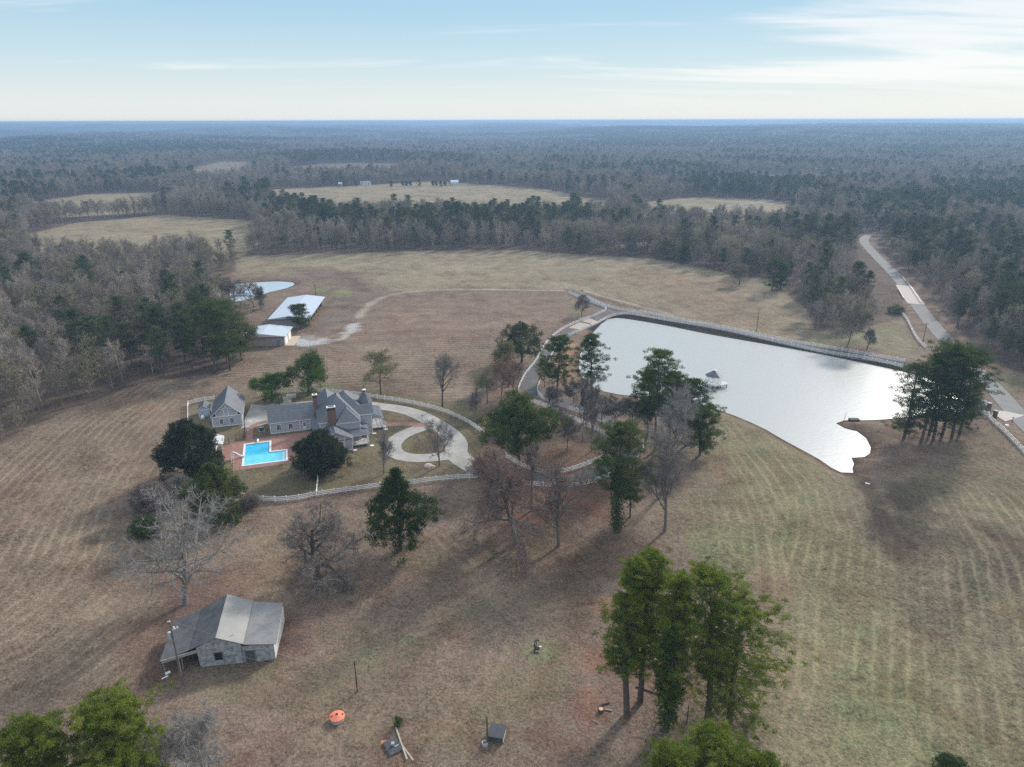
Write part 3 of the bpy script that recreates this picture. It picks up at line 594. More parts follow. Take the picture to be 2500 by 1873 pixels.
def bare(seed, H, R, barkm='grey_bark', twigm='twigs_grey', rt=.35, leaves=None, nleaf=0, lsize=.3, twn=3, twl=1.2, minr=.012, k=4, lv_split=1, dens=1., **kw):
    r = np.random.default_rng(seed); args = dict(levels=3, nlimb=11, kids=(6, 5), rtrunk=rt/H); args.update(kw)
    S, tips = skeleton(r, **args); A, B_, R0, R1, lv, T = fit(S, tips, H, R); R0 = np.maximum(R0, minr); R1 = np.maximum(R1, minr*.7)
    m = lv <= lv_split; V, F = tubes_np(A[m], B_[m], R0[m], R1[m], k+2); trunk = [(V, F, .4, barkm)]
    m2 = ~m; V, F = tubes_np(A[m2], B_[m2], R0[m2], R1[m2], 3); crown = [(V, F, r.random(len(F)*2) if True else 0, twigm)]
    fine_ = lv >= args['levels']-1; n = int(fine_.sum()*twn*dens*1.8); idx = r.choice(np.where(fine_)[0], n); t = r.random((n, 1)); a = A[idx]*(1-t)+B_[idx]*t
    d = (B_-A)[idx]; d /= np.linalg.norm(d, axis=1, keepdims=True)+1e-9; d = d+r.normal(0, .55, (n, 3)); d /= np.linalg.norm(d, axis=1, keepdims=True); b = a+d*twl*(.4+r.random((n, 1)))
    b[:, 2] = np.maximum(b[:, 2], .15); V, F = ribbons(r, a, b, np.full(n, minr*1.1)); crown.append((V, F, r.random(n), twigm))
    if leaves:
        L = b[r.random(n) < .8]; L = L[r.choice(len(L), nleaf)]; V, F, rn = leaves_np(r, L, 3, .35, lsize); crown.append((V, F, rn, leaves))
    return mk('trunk', trunk), mk('crown', crown)
def leafy(seed, H, R, barkm='bark', leafm='oak_leaves', n=45, rad=.9, size=.34, rt=.35, flat=.75, twn=1, **kw):
    r = np.random.default_rng(seed); args = dict(levels=3, nlimb=9, kids=(6, 4), rtrunk=rt/H, spread=58, trunk=.25); args.update(kw)
    S, tips = skeleton(r, **args); A, B_, R0, R1, lv, T = fit(S, tips, H*.96, R*.93); R0 = np.maximum(R0, .015); R1 = np.maximum(R1, .01)
    m = lv <= 1; V, F = tubes_np(A[m], B_[m], R0[m], R1[m], 6); V2, F2 = tubes_np(A[~m], B_[~m], R0[~m], R1[~m], 3)
    T = T[T[:, 2] > H*.18]; LV, LF, rn = leaves_np(r, T, n, rad, size, flat, .6)
    return mk('trunk', [(V, F, .4, barkm)]), mk('crown', [(V2, F2, .4, barkm), (LV, LF, rn, leafm)])
def pine(seed, H, R, base=.45, nb=46, pads=5, n=70, padr=.85, size=.34, leafm='pine_needles', rt=.30, shape='round', lean=0., ivy=0, flat=.55, droop=.0):
    r = np.random.default_rng(seed); k = 9; t = np.linspace(0, 1, k); sway = np.cumsum(r.normal(0, .010*H, (k, 2)), 0); sway -= sway[0]; la = r.random()*6.28
    C = np.stack([sway[:, 0]*.6+lean*H*t*t*math.cos(la), sway[:, 1]*.6+lean*H*t*t*math.sin(la), t*H*.97], 1); rad_ = rt*(1-t)**.7+.03; V, F = tubes_np(C[:-1], C[1:], rad_[:-1], rad_[1:], 7); trunk = [(V, F, .4, 'pine_bark')]
    A, B_, RA, RB, P = [], [], [], [], []
    for i in range(nb):
        u = (i+r.random())/nb; hz = base+(1-base)*u; p = np.array([np.interp(hz, t, C[:, j]) for j in range(3)])
        if shape == 'round': L = R*(math.sin(math.pi*min(1, .18+.80*u))**.55)*(.55+.6*r.random())
        elif shape == 'cone': L = R*(1.03-u)**.8*(.6+.5*r.random())*(min(1, .55+u*3))
        else: L = R*(.55+.45*math.sin(math.pi*min(1, .1+.75*u)))*(.5+.65*r.random())*(1 if u < .85 else .75)
        az = i*2.4+r.normal(0, .4); el = math.radians(-12+52*u+r.normal(0, 9)-droop*40*(1-u)); d = np.array([math.cos(az)*math.cos(el), math.sin(az)*math.cos(el), math.sin(el)])
        mid = p+d*L*.5+np.array([0, 0, -.04*L]); e = p+d*L+np.array([0, 0, .10*L]); e[2] = min(e[2], H); rb = .02+.045*rt/.3*(1-u)*L/R
        for a_, b_, r0_, r1_ in ((p, mid, rb*1.5, rb), (mid, e, rb, .02)): A.append(a_); B_.append(b_); RA.append(r0_); RB.append(r1_)
        for j in range(pads):
            s = 1-(j+r.random()*.6)/pads*.72; q = (p*(1-s)+e*s)+r.normal(0, .16*L+.12, 3)*np.array([1, 1, .4]); q[2] += .15; P.append(q)
    P = np.array(P); P[:, 2] = np.minimum(P[:, 2], H-.3); V, F = tubes_np(A, B_, RA, RB, 3); LV, LF, rn = leaves_np(r, P, n, padr, size, flat, .28, True, .1); crown = [(V, F, .4, 'pine_bark'), (LV, LF, rn, leafm)]
    if ivy:
        zi = r.random(ivy)*.62+.03; Q = np.stack([np.interp(zi, t, C[:, j]) for j in range(3)], 1)+r.normal(0, .55, (ivy, 3))*np.array([1, 1, .5]); V, F, q = leaves_np(r, Q, 40, 1.0, .3, 1.2, .6, False, .1); crown.append((V, F, q, 'ivy_leaves'))
    return mk('trunk', trunk), mk('crown', crown)
def mound(seed, H, R, leafm, n=26, C=900, rad=.75, size=.32, low=.04, lump=.22, peak=1.0, rt=.4, barkm='bark', gap=.0):
    """dense evergreen crown reaching the ground: leaf clumps through an uneven ovoid"""
    r = np.random.default_rng(seed); g = r.normal(0, 1, (C, 3)); g /= np.linalg.norm(g, axis=1, keepdims=True); az = np.arctan2(g[:, 1], g[:, 0]); ph = r.random(6)*6.28
    lob = 1+lump*(np.sin(3*az+ph[0]+3*g[:, 2])+.7*np.sin(5*az+ph[1]-5*g[:, 2])+.6*np.sin(7*g[:, 2]+ph[2]+2*az))*.6
    q = g*(.45+.55*r.random((C, 1))**.35)*lob[:, None]; z = (q[:, 2]+1)/2; sh = np.where(z > .4, (np.clip((1.04-z)/.64, 0, 1))**(peak*.5), 1.0)
    P = np.stack([q[:, 0]*R*sh, q[:, 1]*R*sh, (low+(1-low)*np.clip(z, 0, 1.05))*H], 1); P[:, 2] = np.clip(P[:, 2], low*H, H-.25)
    V, F, rn = leaves_np(r, P, n, rad, size, .8, .6, True, .05); S, T = skeleton(r, 1, trunk=.15, nlimb=14, spread=60, rtrunk=rt/H); A, B_, R0, R1, lv, _ = fit(S, T, H*.9, R*.75); TV, TF = tubes_np(A, B_, R0, R1, 6)
    return mk('trunk', [(TV, TF, .4, barkm)]), mk('crown', [(V, F, rn, leafm)])
USED = set()
def plant(name, pair, base, label, cat, group=None, rz=0.):
    e = empty(name, base, rz); tag(e, label, cat, group)
    for nm, me in zip(('trunk', 'crown'), pair): link(bpy.data.objects.new(nm, me), e)
    assert label not in USED or group, label; USED.add(label); return e
def hero(name, fn, seed, xb, yb, ytop, wpx, label, cat, group=None, rz=0., hs=1., **kw):
    b = AT(xb, yb); H = height_at(b, ytop)*hs; R = radius_at(b, wpx); return plant(name, fn(seed, H, R, **kw), b, label, cat, group, rz)

# --- trees in the foreground and round the house
hero('bare_tree', bare, 21, 452, 1476, 1213, 305, 'huge pale bare tree with wide crooked limbs behind the old barn', 'tree', barkm='pale_bark', twigm='twigs_pale', rt=.5, trunk=.16, nlimb=12, kids=(7, 6, 3), levels=3, spread=62, wander=.20, up=.04, twn=3, twl=1.3, minr=.018, lv_split=2, lens=(.8, .5, .45), low=1.1)
hero('bare_tree', bare, 35, 779, 1440, 1250, 250, 'dark twisted bare oak with russet leaves at its right side, right of the old barn', 'tree', barkm='bark', twigm='twigs_grey', rt=.55, trunk=.2, nlimb=14, kids=(8, 6, 3), spread=66, wander=.26, up=.0, droop=.05, twn=4, twl=1.1, minr=.018, lens=(.72, .5, .45), leaves='russet_leaves', nleaf=700, lsize=.22)
hero('cedar_tree', mound, 5, 978, 1344, 1147, 150, 'dark green cone shaped cedar with a ragged outline standing below the long white fence', 'tree', leafm='cedar_needles', C=720, n=48, rad=.75, size=.26, peak=1.9, lump=.5, low=.10, rt=.35)
hero('bare_tree', bare, 47, 1257, 1328, 1085, 280, 'large bare tree with pale spreading limbs over the white fences, left of two', 'tree', barkm='bark_grey' if False else 'grey_bark', twigm='twigs_grey', rt=.5, trunk=.2, nlimb=15, kids=(7, 6, 3), spread=62, wander=.2, up=.03, twn=4, twl=1.2, minr=.017, leaves='russet_leaves', nleaf=4200, lsize=.24, lens=(.66, .5, .45), low=1.2)
hero('bare_tree', bare, 52, 1364, 1334, 1128, 190, 'slender bare tree with drooping limbs just right of the big pale limbed one', 'tree', barkm='grey_bark', twigm='twigs_grey', rt=.36, trunk=.25, nlimb=14, kids=(6, 5, 3), spread=60, wander=.2, up=.05, twn=4, twl=1.1, minr=.015, leaves='russet_leaves', nleaf=2400, lsize=.22, low=1.1)
hero('bare_tree', bare, 53, 1297, 1247, 1090, 60, 'straight grey trunk with a small brown crown between the two bare trees', 'tree', barkm='grey_bark', twigm='twigs_grey', rt=.3, trunk=.6, nlimb=9, kids=(6, 5), twn=3, leaves='russet_leaves', nleaf=350, lsize=.22)
hero('pine_tree', pine, 61, 1504, 1297, 1036, 150, 'tall pine with a dense round crown and ivy down its trunk by the driveway bend', 'tree', base=.40, nb=74, pads=6, n=76, padr=.8, size=.32, rt=.36, ivy=110)
hero('pine_tree', pine, 62, 1538, 1263, 1150, 60, 'thin small pine with sparse foliage close behind the ivy clad pine', 'tree', base=.35, nb=30, pads=4, n=60, padr=.75, size=.3, rt=.16)
hero('pine_tree', pine, 63, 1360, 986, 823, 92, 'pine with a broad oval crown between the two white fence lines at the lake', 'tree', base=.38, nb=56, pads=6, n=62, padr=.8, size=.36, rt=.3)
hero('pine_tree', pine, 64, 1441, 1004, 818, 88, 'tall pine with a long bare trunk and open crown at the left lake shore', 'tree', base=.42, nb=54, pads=6, n=58, padr=.75, size=.34, rt=.3)
hero('oak_tree', mound, 65, 1273, 886, 789, 112, 'round olive green live oak with a short forked trunk beside the brown field', 'tree', leafm='oak_dull_leaves', C=420, n=40, rad=.9, size=.36, low=.2, lump=.3, peak=.8, rt=.5)
hero('oak_tree', leafy, 66, 1230, 940, 835, 70, 'thin yellowish green willow oak left of the round live oak', 'tree', leafm='olive_leaves', n=26, rad=1.1, size=.36, rt=.22, trunk=.2)
hero('pine_tree', mound, 67, 1268, 1132, 972, 168, 'wide dark evergreen crown between the circular drive and the inner white fence', 'tree', leafm='pine_needles', C=620, n=52, rad=1.0, size=.36, low=.30, lump=.55, peak=.6, rt=.4, barkm='pine_bark')
hero('bare_tree', bare, 68, 1222, 992, 872, 84, 'reddish brown thin tree beside the live oak', 'tree', rt=.22, trunk=.35, nlimb=8, kids=(5, 5), twn=3, leaves='russet_leaves', nleaf=1500, lsize=.24)
hero('bare_tree', bare, 69, 1253, 969, 885, 58, 'small pinkish brown tree next to the left fence line', 'tree', rt=.17, trunk=.3, nlimb=8, kids=(5, 5), twn=3, leaves='russet_leaves', nleaf=900, lsize=.22)
hero('bare_tree', bare, 70, 1190, 985, 895, 84, 'pale brown half leafed tree at the corner of the brown field', 'tree', rt=.2, trunk=.3, nlimb=8, kids=(5, 5), twn=3, leaves='olive_leaves', nleaf=1300, lsize=.25)
hero('bare_tree', bare, 71, 1162, 1032, 950, 46, 'thin bare tree at the end of the curved rear fence', 'tree', rt=.16, trunk=.25, nlimb=8, kids=(5, 5), twn=3)
hero('oak_tree', leafy, 72, 1330, 945, 875, 46, 'wispy yellow green sapling inside the driveway loop', 'tree', leafm='olive_leaves', n=16, rad=.9, size=.32, rt=.14, kids=(5, 3))
for i, (xb, yb, yt, w, lab) in enumerate([(1384,1103,996,46,'bare sapling nearest the wide dark evergreen, in the driveway loop'),(1422,1074,930,34,'tall thin bare tree in the driveway loop, behind the ivy clad pine'),(1443,1103,930,30,'tallest thin bare trunk beside the crown of the ivy clad pine'),
        (1470,1035,965,50,'bushy bare tree above the white fence at the lake side'),(1502,1040,968,60,'broad bushy bare tree between the fence and the lake shore'),(1540,1050,975,56,'bare twiggy tree left of the pines by the lake'),(1575,1062,985,46,'bare twiggy tree touching the trunks of the lake pines'),(1345,1010,948,40,'small bare tree at the top of the driveway loop'),(1400,985,930,40,'small bare tree between the two pines at the lake bank')]):
    hero('bare_tree', bare, 80+i, xb, yb, yt, w*1.5, lab, 'tree', 'thin bare trees by the driveway loop', rt=.13, trunk=.25, nlimb=9, kids=(7, 5), twn=4, twl=1.1, spread=50, up=.10, minr=.015)
hero('bare_tree', bare, 90, 1617, 1207, 953, 116, 'tall pale grey bare poplar in front of the dark lake pines', 'tree', barkm='pale_bark', twigm='twigs_pale', rt=.42, trunk=.42, nlimb=14, kids=(7, 6, 3), spread=46, up=.12, twn=3, twl=1.2, minr=.017, lens=(.5, .5, .45))
hero('bare_tree', bare, 91, 1623, 1297, 1080, 150, 'leaning grey bare tree below the lake pines, lowest of the clump', 'tree', barkm='grey_bark', twigm='twigs_grey', rt=.33, trunk=.28, nlimb=14, kids=(7, 6, 3), spread=52, wander=.24, up=.08, twn=3, twl=1.2, minr=.015)
for i, (xb, yb, yt, w, bs, lab) in enumerate([(1577,1075,908,94,.4,'pine nearest the driveway in the clump beside the lake'),(1598,1102,858,108,.45,'pine whose flat top stands highest over the lake clump'),(1632,1090,908,80,.4,'middle pine of the lake clump, brighter green low branches'),(1678,1086,930,86,.30,'rightmost pine of the lake clump, bushy to the low limbs'),(1708,1112,996,106,.2,'low leaning pine at the right foot of the lake clump')]):
    hero('pine_tree', pine, 95+i, xb, yb, yt, w, lab, 'tree', 'pines of the clump beside the lake', base=bs, nb=60, pads=6, n=62, padr=.8, size=.36, rt=.32, shape='round' if i < 3 else 'full')
hero('bare_tree', bare, 102, 937, 1157, 1066, 66, 'small bare tree on the lawn left of the circular drive', 'tree', rt=.15, trunk=.2, nlimb=12, kids=(6, 4), spread=38, up=.16, twn=2, minr=.013)
hero('bare_tree', bare, 103, 1072, 1138, 1022, 100, 'bare tree standing on the edge of the circular drive', 'tree', rt=.2, trunk=.22, nlimb=12, kids=(6, 5), spread=50, up=.08, twn=2, minr=.015)
hero('bare_tree', bare, 104, 1080, 994, 869, 88, 'tall upright bare tree with a dark trunk behind the curved rear fence', 'tree', barkm='bark', rt=.27, trunk=.28, nlimb=13, kids=(6, 5), spread=44, up=.12, twn=3)
hero('oak_tree', leafy, 105, 930, 967, 859, 124, 'thin leaved olive tree beside the turret, just behind the rear fence', 'tree', leafm='olive_leaves', n=17, rad=1.1, size=.34, rt=.24, trunk=.25, multi=1)
hero('oak_tree', leafy, 106, 753, 966, 868, 122, 'bright green round oak behind the long wing of the house', 'tree', leafm='oak_leaves', n=44, rad=1.25, size=.36, rt=.32, trunk=.22)
hero('oak_tree', leafy, 107, 664, 979, 913, 118, 'smaller dark green spreading oak beside the parking pad', 'tree', leafm='oak_leaves', n=38, rad=1.05, size=.33, rt=.32, trunk=.2)
hero('magnolia_tree', mound, 108, 474, 1166, 1027, 132, 'big round dark magnolia hiding the left end of the pool house', 'tree', leafm='magnolia_leaves', C=1100, n=44, rad=.75, size=.30, lump=.28, low=.02)
hero('magnolia_tree', mound, 109, 785, 1150, 1053, 122, 'dense dark magnolia in front of the brick chimney side of the house', 'tree', leafm='magnolia_leaves', C=950, n=44, rad=.7, size=.30, lump=.30, low=.02)
hero('holly_tree', mound, 110, 532, 1270, 1134, 120, 'dark bushy holly at the left end of the long white fence', 'tree', leafm='pine_needles', C=900, n=42, rad=.75, size=.28, lump=.34, low=.02, peak=1.2)
hero('shrub', bare, 111, 372, 1256, 1188, 76, 'reddish brown leafless thicket left of the holly', 'shrub', rt=.12, trunk=.05, nlimb=14, kids=(7, 6), spread=60, multi=5, twn=4, leaves='russet_leaves', nleaf=2200, lsize=.2, minr=.010, twl=.7)
hero('shrub', mound, 112, 360, 1305, 1262, 66, 'low dark green shrub behind the huge pale bare tree', 'shrub', leafm='ivy_leaves', C=260, n=30, rad=.6, size=.26)
hero('shrub', bare, 113, 445, 1225, 1165, 60, 'small greenish leafless bush between the magnolia and the holly', 'shrub', rt=.08, trunk=.05, nlimb=12, kids=(6, 5), multi=3, twn=3, leaves='olive_leaves', nleaf=350, lsize=.22)
hero('shrub', bare, 114, 610, 1238, 1215, 46, 'low reddish bush at the left end of the long white fence', 'shrub', rt=.04, trunk=.05, nlimb=10, kids=(5, 4), multi=3, twn=3, leaves='russet_leaves', nleaf=200, lsize=.16)
RP = [(2207,1070,893,96,.22,'leftmost pine of the group by the gate, branches low over the water'),(2249,1080,866,100,.36,'second pine from the left in the group by the gate'),(2278,1076,836,110,.42,'tallest pine in the middle of the group by the gate'),(2299,1066,846,100,.42,'pine behind the middle of the group by the gate, flat topped'),(2323,1071,850,110,.38,'pine with a spreading top near the right of the gate group'),(2342,1062,858,104,.36,'rightmost pine of the gate group, leaning towards the road'),(2268,1062,850,90,.45,'slim pine hidden among the trunks of the gate group')]
for i, (xb, yb, yt, w, bs, lab) in enumerate(RP):
    hero('pine_tree', pine, 120+i, xb, yb, yt, w, lab, 'tree', 'pines of the group by the gate', base=bs*.5, nb=66, pads=5, n=50, padr=.85, size=.38, rt=.36, leafm='pine_needles', shape='full')
hero('bare_tree', bare, 130, 2371, 1029, 975, 56, 'small dark bare tree beside the brick gate pillars', 'tree', barkm='bark', rt=.2, trunk=.2, nlimb=10, kids=(6, 5), twn=3)
FG = [(1530,1748,1364,108,.30,'leftmost pine of the front clump, pale trunk and a small side branch low down',0),(1562,1716,1342,128,.34,'pine with the highest wide crown of the front clump',0),(1627,1778,1398,100,.22,'pine wrapped in ivy in the middle of the front clump',150),(1728,1752,1398,150,.30,'pine with a thick straight trunk right of the ivy wrapped one',0),(1780,1763,1470,216,.12,'rightmost pine of the front clump with long drooping low boughs',0)]
for i, (xb, yb, yt, w, bs, lab, iv) in enumerate(FG):
    hero('pine_tree', pine, 140+i, xb, yb, yt, w, lab, 'tree', 'pines of the front clump', base=bs, nb=96, pads=7, n=64, padr=.52, size=.27, rt=.42, leafm='pine_needles_bright', ivy=iv, shape='round' if i < 3 else 'full', lean=.02, droop=.5 if i == 4 else 0)
def crown_at(name, fn, seed, x, y, H, R, label, **kw):
    p = PX(x, y, H); plant(name, fn(seed, H, R, **kw), (p[0], p[1], gz(p[0], p[1])), label, 'tree')
crown_at('pine_tree', pine, 150, 1635, 1842, 18.5, 3.3, 'bright green pine top at the bottom edge, left of the two below the front clump', base=.45, nb=105, pads=7, n=95, padr=.50, size=.22, leafm='pine_needles_bright', rt=.3)
crown_at('pine_tree', pine, 151, 1752, 1808, 17.5, 4.3, 'wide bright green pine top at the bottom edge, right below the front clump', base=.4, nb=115, pads=7, n=95, padr=.50, size=.22, leafm='pine_needles_bright', rt=.3)
crown_at('pine_tree', pine, 156, 1862, 1862, 15.0, 3.2, 'smallest bright green pine top at the bottom edge, beneath the drooping boughs', base=.4, nb=95, pads=7, n=95, padr=.50, size=.22, leafm='pine_needles_bright', rt=.26)
crown_at('pine_tree', pine, 152, 262, 1712, 20.0, 4.4, 'yellow green pine with pale snapped limbs in the bottom left corner', base=.40, nb=115, pads=7, n=95, padr=.50, size=.24, leafm='pine_needles_bright', rt=.34, shape='full')
crown_at('pine_tree', pine, 153, 60, 1765, 21.0, 4.6, 'dark yellow green pine at the left edge of the bottom left corner', base=.35, nb=115, pads=7, n=95, padr=.50, size=.24, leafm='pine_needles_bright', rt=.34, shape='full')
crown_at('bare_tree', bare, 154, 470, 1750, 13.5, 4.6, 'pale bare tree right of the bottom left pines, nearer the bottom edge', barkm='pale_bark', twigm='twigs_pale', rt=.22, trunk=.25, nlimb=13, kids=(7, 5), spread=46, up=.12, twn=3, minr=.012)
crown_at('bare_tree', bare, 155, 372, 1775, 12.0, 3.6, 'thin pale bare tree close behind the bottom left pines', barkm='pale_bark', twigm='twigs_pale', rt=.18, trunk=.2, nlimb=11, kids=(6, 5), spread=42, up=.12, twn=3, minr=.012)
hero('pine_tree', pine, 210, 562, 905, 738, 120, 'rightmost dark pine of the left wood, overlapping the metal garage', 'tree', base=.2, nb=44, pads=5, n=70, padr=1.2, size=.45, rt=.3, shape='full')
hero('pine_tree', pine, 211, 528, 915, 742, 120, 'dark pine at the wood edge just left of the one overlapping the metal garage', 'tree', base=.3, nb=44, pads=5, n=70, padr=1.2, size=.45, rt=.3, shape='full')
hero('oak_tree', leafy, 212, 590, 880, 790, 90, 'olive green tree at the foot of the pine overlapping the metal garage', 'tree', leafm='olive_leaves', n=30, rad=1.1, size=.4, rt=.2)
hero('shrub', mound, 157, 2325, 1885, 1862, 66, 'dark green bush at the bottom edge near the right corner', 'shrub', leafm='ivy_leaves', C=160, n=40, rad=.35, size=.16)
hero('shrub', mound, 158, 973, 1772, 1748, 26, 'tiny green weed clump above the fallen platform', 'shrub', leafm='oak_leaves', C=30, n=24, rad=.3, size=.14)
# --- single trees in the middle distance
MID = [('bare_tree',bare,1420,772,722,48,'round bare tree between the brown field and the lake road corner',{}),('bare_tree',bare,1703,655,601,50,'pale bare tree right of the pine at the far tree line',{}),
 ('pine_tree',pine,1667,645,598,34,'narrow green pine at the far tree line',dict(base=.2)),('oak_tree',leafy,1630,633,578,58,'olive leaved tree left of the narrow pine at the far tree line',dict(leafm='olive_leaves',n=24)),
 ('oak_tree',leafy,1805,696,644,50,'small brownish olive tree standing alone in the upper field',dict(leafm='olive_wood_leaves',n=14)),('pine_tree',pine,1884,709,632,62,'bushy green pine clump left of the creek wood',dict(base=.15,shape='full')),
 ('pine_tree',pine,1905,706,640,40,'slim pine hidden in the bushy pine clump',dict(base=.2)),('bare_tree',bare,2069,844,744,112,'wide grey green bare tree standing just above the lake road',dict(leaves='olive_wood_leaves',nleaf=2600,lsize=.35)),
 ('bare_tree',bare,1841,672,598,44,'pale bare tree with ivy at its foot in the upper field corner',{}),('bare_tree',bare,1537,624,590,30,'small pale bare tree against the dark far tree line',{}),('bare_tree',bare,2117,852,806,26,'thin bare sapling right of the wide grey green tree',dict(nlimb=7)),
 ('bare_tree',bare,620,750,690,78,'forked bare tree in front of the small pond',{}),('bare_tree',bare,638,756,700,30,'ivy covered bare tree touching the forked one by the pond',dict(leaves='ivy_leaves',nleaf=200)),('bare_tree',bare,571,740,686,52,'thin bare tree at the left part of the small pond',{}),
 ('oak_tree',leafy,545,735,672,60,'olive tree at the wooded end of the small pond',dict(leafm='olive_wood_leaves',n=16)),('oak_tree',leafy,505,730,672,60,'grey olive tree in the wood edge beside the small pond',dict(leafm='olive_wood_leaves',n=16)),
 ('pine_tree',pine,734,806,744,56,'small round dark pine between the two metal sheds',dict(base=.25,nb=40)),('bare_tree',bare,1990,800,735,60,'grey bare tree at the lower edge of the creek wood',{}),('shrub',mound,2188,764,744,34,'olive bush at the end of the white fence by the road',dict(leafm='olive_leaves',C=120))]
for i, (nm, fn, xb, yb, yt, w, lab, kw) in enumerate(MID):
    k = dict(kw)
    if fn is bare: k = {**dict(rt=.22, trunk=.22, nlimb=11, kids=(6, 5), twn=3, minr=.022, twl=1.1), **k}
    if fn is pine: k = {**dict(nb=34, pads=5, n=55, padr=1.0, size=.42, rt=.26), **k}
    if fn is leafy: k = {**dict(rad=1.2, size=.45, rt=.24, kids=(5, 4)), **k}
    if fn is mound: k = {**dict(n=30, rad=.7, size=.34), **k}
    hero(nm, fn, 170+i, xb, yb, yt, w, lab, 'shrub' if nm == 'shrub' else 'tree', **k)
# ------------------------------------------------------------------ buildings
white = mat('white_paint', (.80, .80, .80), .6, .4, vary=.06, vscale=1.0)
siding = banded('grey_siding', (.45, .475, .52), .22, 2, .16, .7)
slate = banded('slate_shingles', (.085, .096, .122), .5, 2, .42, .5, .6, vary=.22, vscale=.9); slate.node_tree.nodes['Principled BSDF'].inputs['IOR'].default_value = 1.62
glass = mat('window_glass', (.012, .014, .018), .25, .25)
brickm = mat('red_brick', (.23, .135, .105), .9, .2, vary=.45, vscale=5, bump=.4, bscale=14)
soot = mat('sooty_brick', (.07, .06, .058), .9, .2, vary=.3, vscale=4)
metal_roof = banded('galvanised_roof', (.62, .68, .74), .6, 1, .07, .32, .5, .35, .05, .4)
tan_wall = banded('tan_metal_wall', (.36, .33, .30), .6, 0, .10, .6, .3, 0, .08)
dark_in = mat('dark_interior', (.03, .028, .026), .9, .1)
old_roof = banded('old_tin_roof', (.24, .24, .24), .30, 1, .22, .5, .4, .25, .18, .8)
old_roof2 = banded('dark_tin_roof', (.125, .125, .13), .30, 1, .22, .6, .3, .2, .35, .5)  # darker, patchier grey tin for the left-facing barn slopes
old_wood = banded('weathered_boards', (.36, .37, .385), .30, 2, .30, .9, .1, 0, .55, 1.6)
postm = mat('dark_post', (.06, .052, .045), .9, .1, vary=.3)
polem = mat('grey_pole', (.17, .16, .145), .9, .1, vary=.25)
FX, FY = 0, 0
def gable(mb, x0, x1, y0, y1, ze, zr, axis='y', xr=None, th=.16, fm=1, hip0=0., hip1=0.):
    """gable or hip roof with a white fascia edge; ridge runs along axis"""
    if axis == 'y':
        xm = (x0+x1)/2 if xr is None else xr; e = [(x0,y0),(x1,y0),(x1,y1),(x0,y1)]; r = [(xm, y0+hip0), (xm, y1-hip1)]
    else:
        ym = (y0+y1)/2 if xr is None else xr; e = [(x1,y0),(x1,y1),(x0,y1),(x0,y0)]; r = [(x1-hip0, ym), (x0+hip1, ym)]
    P = [(x, y, ze-th) for x, y in e]+[(x, y, ze) for x, y in e]+[(x, y, zr) for x, y in r]
    mb.solid(P, [(3,2,1,0),(0,1,5,4),(1,2,6,5),(2,3,7,6),(3,0,4,7),(4,5,8),(5,6,9,8),(6,7,9),(7,4,8,9)], [fm, fm, fm, fm, fm, 0, 0, 0, 0]); return mb
def window(parent, x, y, z, w=1.1, h=1.5, face='-y', bars=(3, 4), name='window'):
    """a window lying in the plane y (or x) of its wall: frame > pane with glazing bars"""
    def tr(b, a0, a1, d0, d1, z0, z1, m=0):
        if face == '-y': b.box(a0, a1, y-d1, y-d0, z0, z1, m)
        elif face == '+x': b.box(x+d0, x+d1, a0, a1, z0, z1, m)
    c = x if face == '-y' else y; t = .13; f = MB()
    tr(f, c-w/2-t, c-w/2, .01, .09, z-h/2-t, z+h/2+t); tr(f, c+w/2, c+w/2+t, .01, .09, z-h/2-t, z+h/2+t); tr(f, c-w/2, c+w/2, .01, .09, z+h/2, z+h/2+t); tr(f, c-w/2, c+w/2, .01, .09, z-h/2-t, z-h/2)
    fo = f.build(name, white, parent); p = MB(); tr(p, c-w/2, c+w/2, .012, .03, z-h/2, z+h/2, 0)
    for i in range(1, bars[0]): a = c-w/2+w*i/bars[0]; tr(p, a-.017, a+.017, .03, .05, z-h/2, z+h/2, 1)
    for i in range(1, bars[1]): zz_ = z-h/2+h*i/bars[1]; tr(p, c-w/2, c+w/2, .03, .052, zz_-.017, zz_+.017, 1)
    p.build('pane', [glass, white], fo); return fo
HT = empty('house', (HO[0], HO[1], 0), TH); tag(HT, 'large grey Victorian house with slate hip roofs, two brick chimneys and a turret', 'house')
w_ = MB()
w_.box(0, 12, 0, 8, 0, 2.95); w_.box(11.85, 21.45, -9.9, 3, 0, 5.45); w_.box(16, 21.5, -11.5, -9.8, 0, 5.44); w_.box(17, 23.7, -7.3, 3.8, 0, 5.43); w_.box(20, 24.8, -7.45, -3, 0, 5.46); w_.box(11.9, 17.5, -5.3, 6.7, 0, 5.2)
w_.prism([(10.7,-15.7),(18.95,-15.7),(18.95,-9),(10.7,-9)], 0, 2.75); w_.solid([(10.9,-15.72,2.7),(18.9,-15.72,3.0),(15.2,-15.72,5.0),(10.9,-15.4,2.7),(18.9,-15.4,3.0),(15.2,-15.4,5.0)], [(0,1,2),(5,4,3),(0,3,4,1),(1,4,5,2),(2,5,3,0)])
w_.box(12.0, 17.2, 6.3, 6.75, 5.0, 6.0); w_.prism([(23.9+1.75*math.cos(a), -1.9+1.75*math.sin(a)) for a in [math.pi/8+i*math.pi/4 for i in range(8)]], 0, 6.6)
w_.box(10.7, 11.9, -9, -.1, 0, 2.6)
w_.build('wall', siding, HT)
r_ = MB()
gable(r_, -.45, 12.4, -.35, 8.4, 3.05, 6.0, 'x', xr=4.1)
gable(r_, 11.5, 18.2, -5.9, 7.2, 5.45, 8.35, 'y', xr=14.75)
gable(r_, 11.55, 21.9, -10.2, 2.5, 5.62, 10.15, 'y', xr=16.85, hip0=5.8, hip1=4.5)
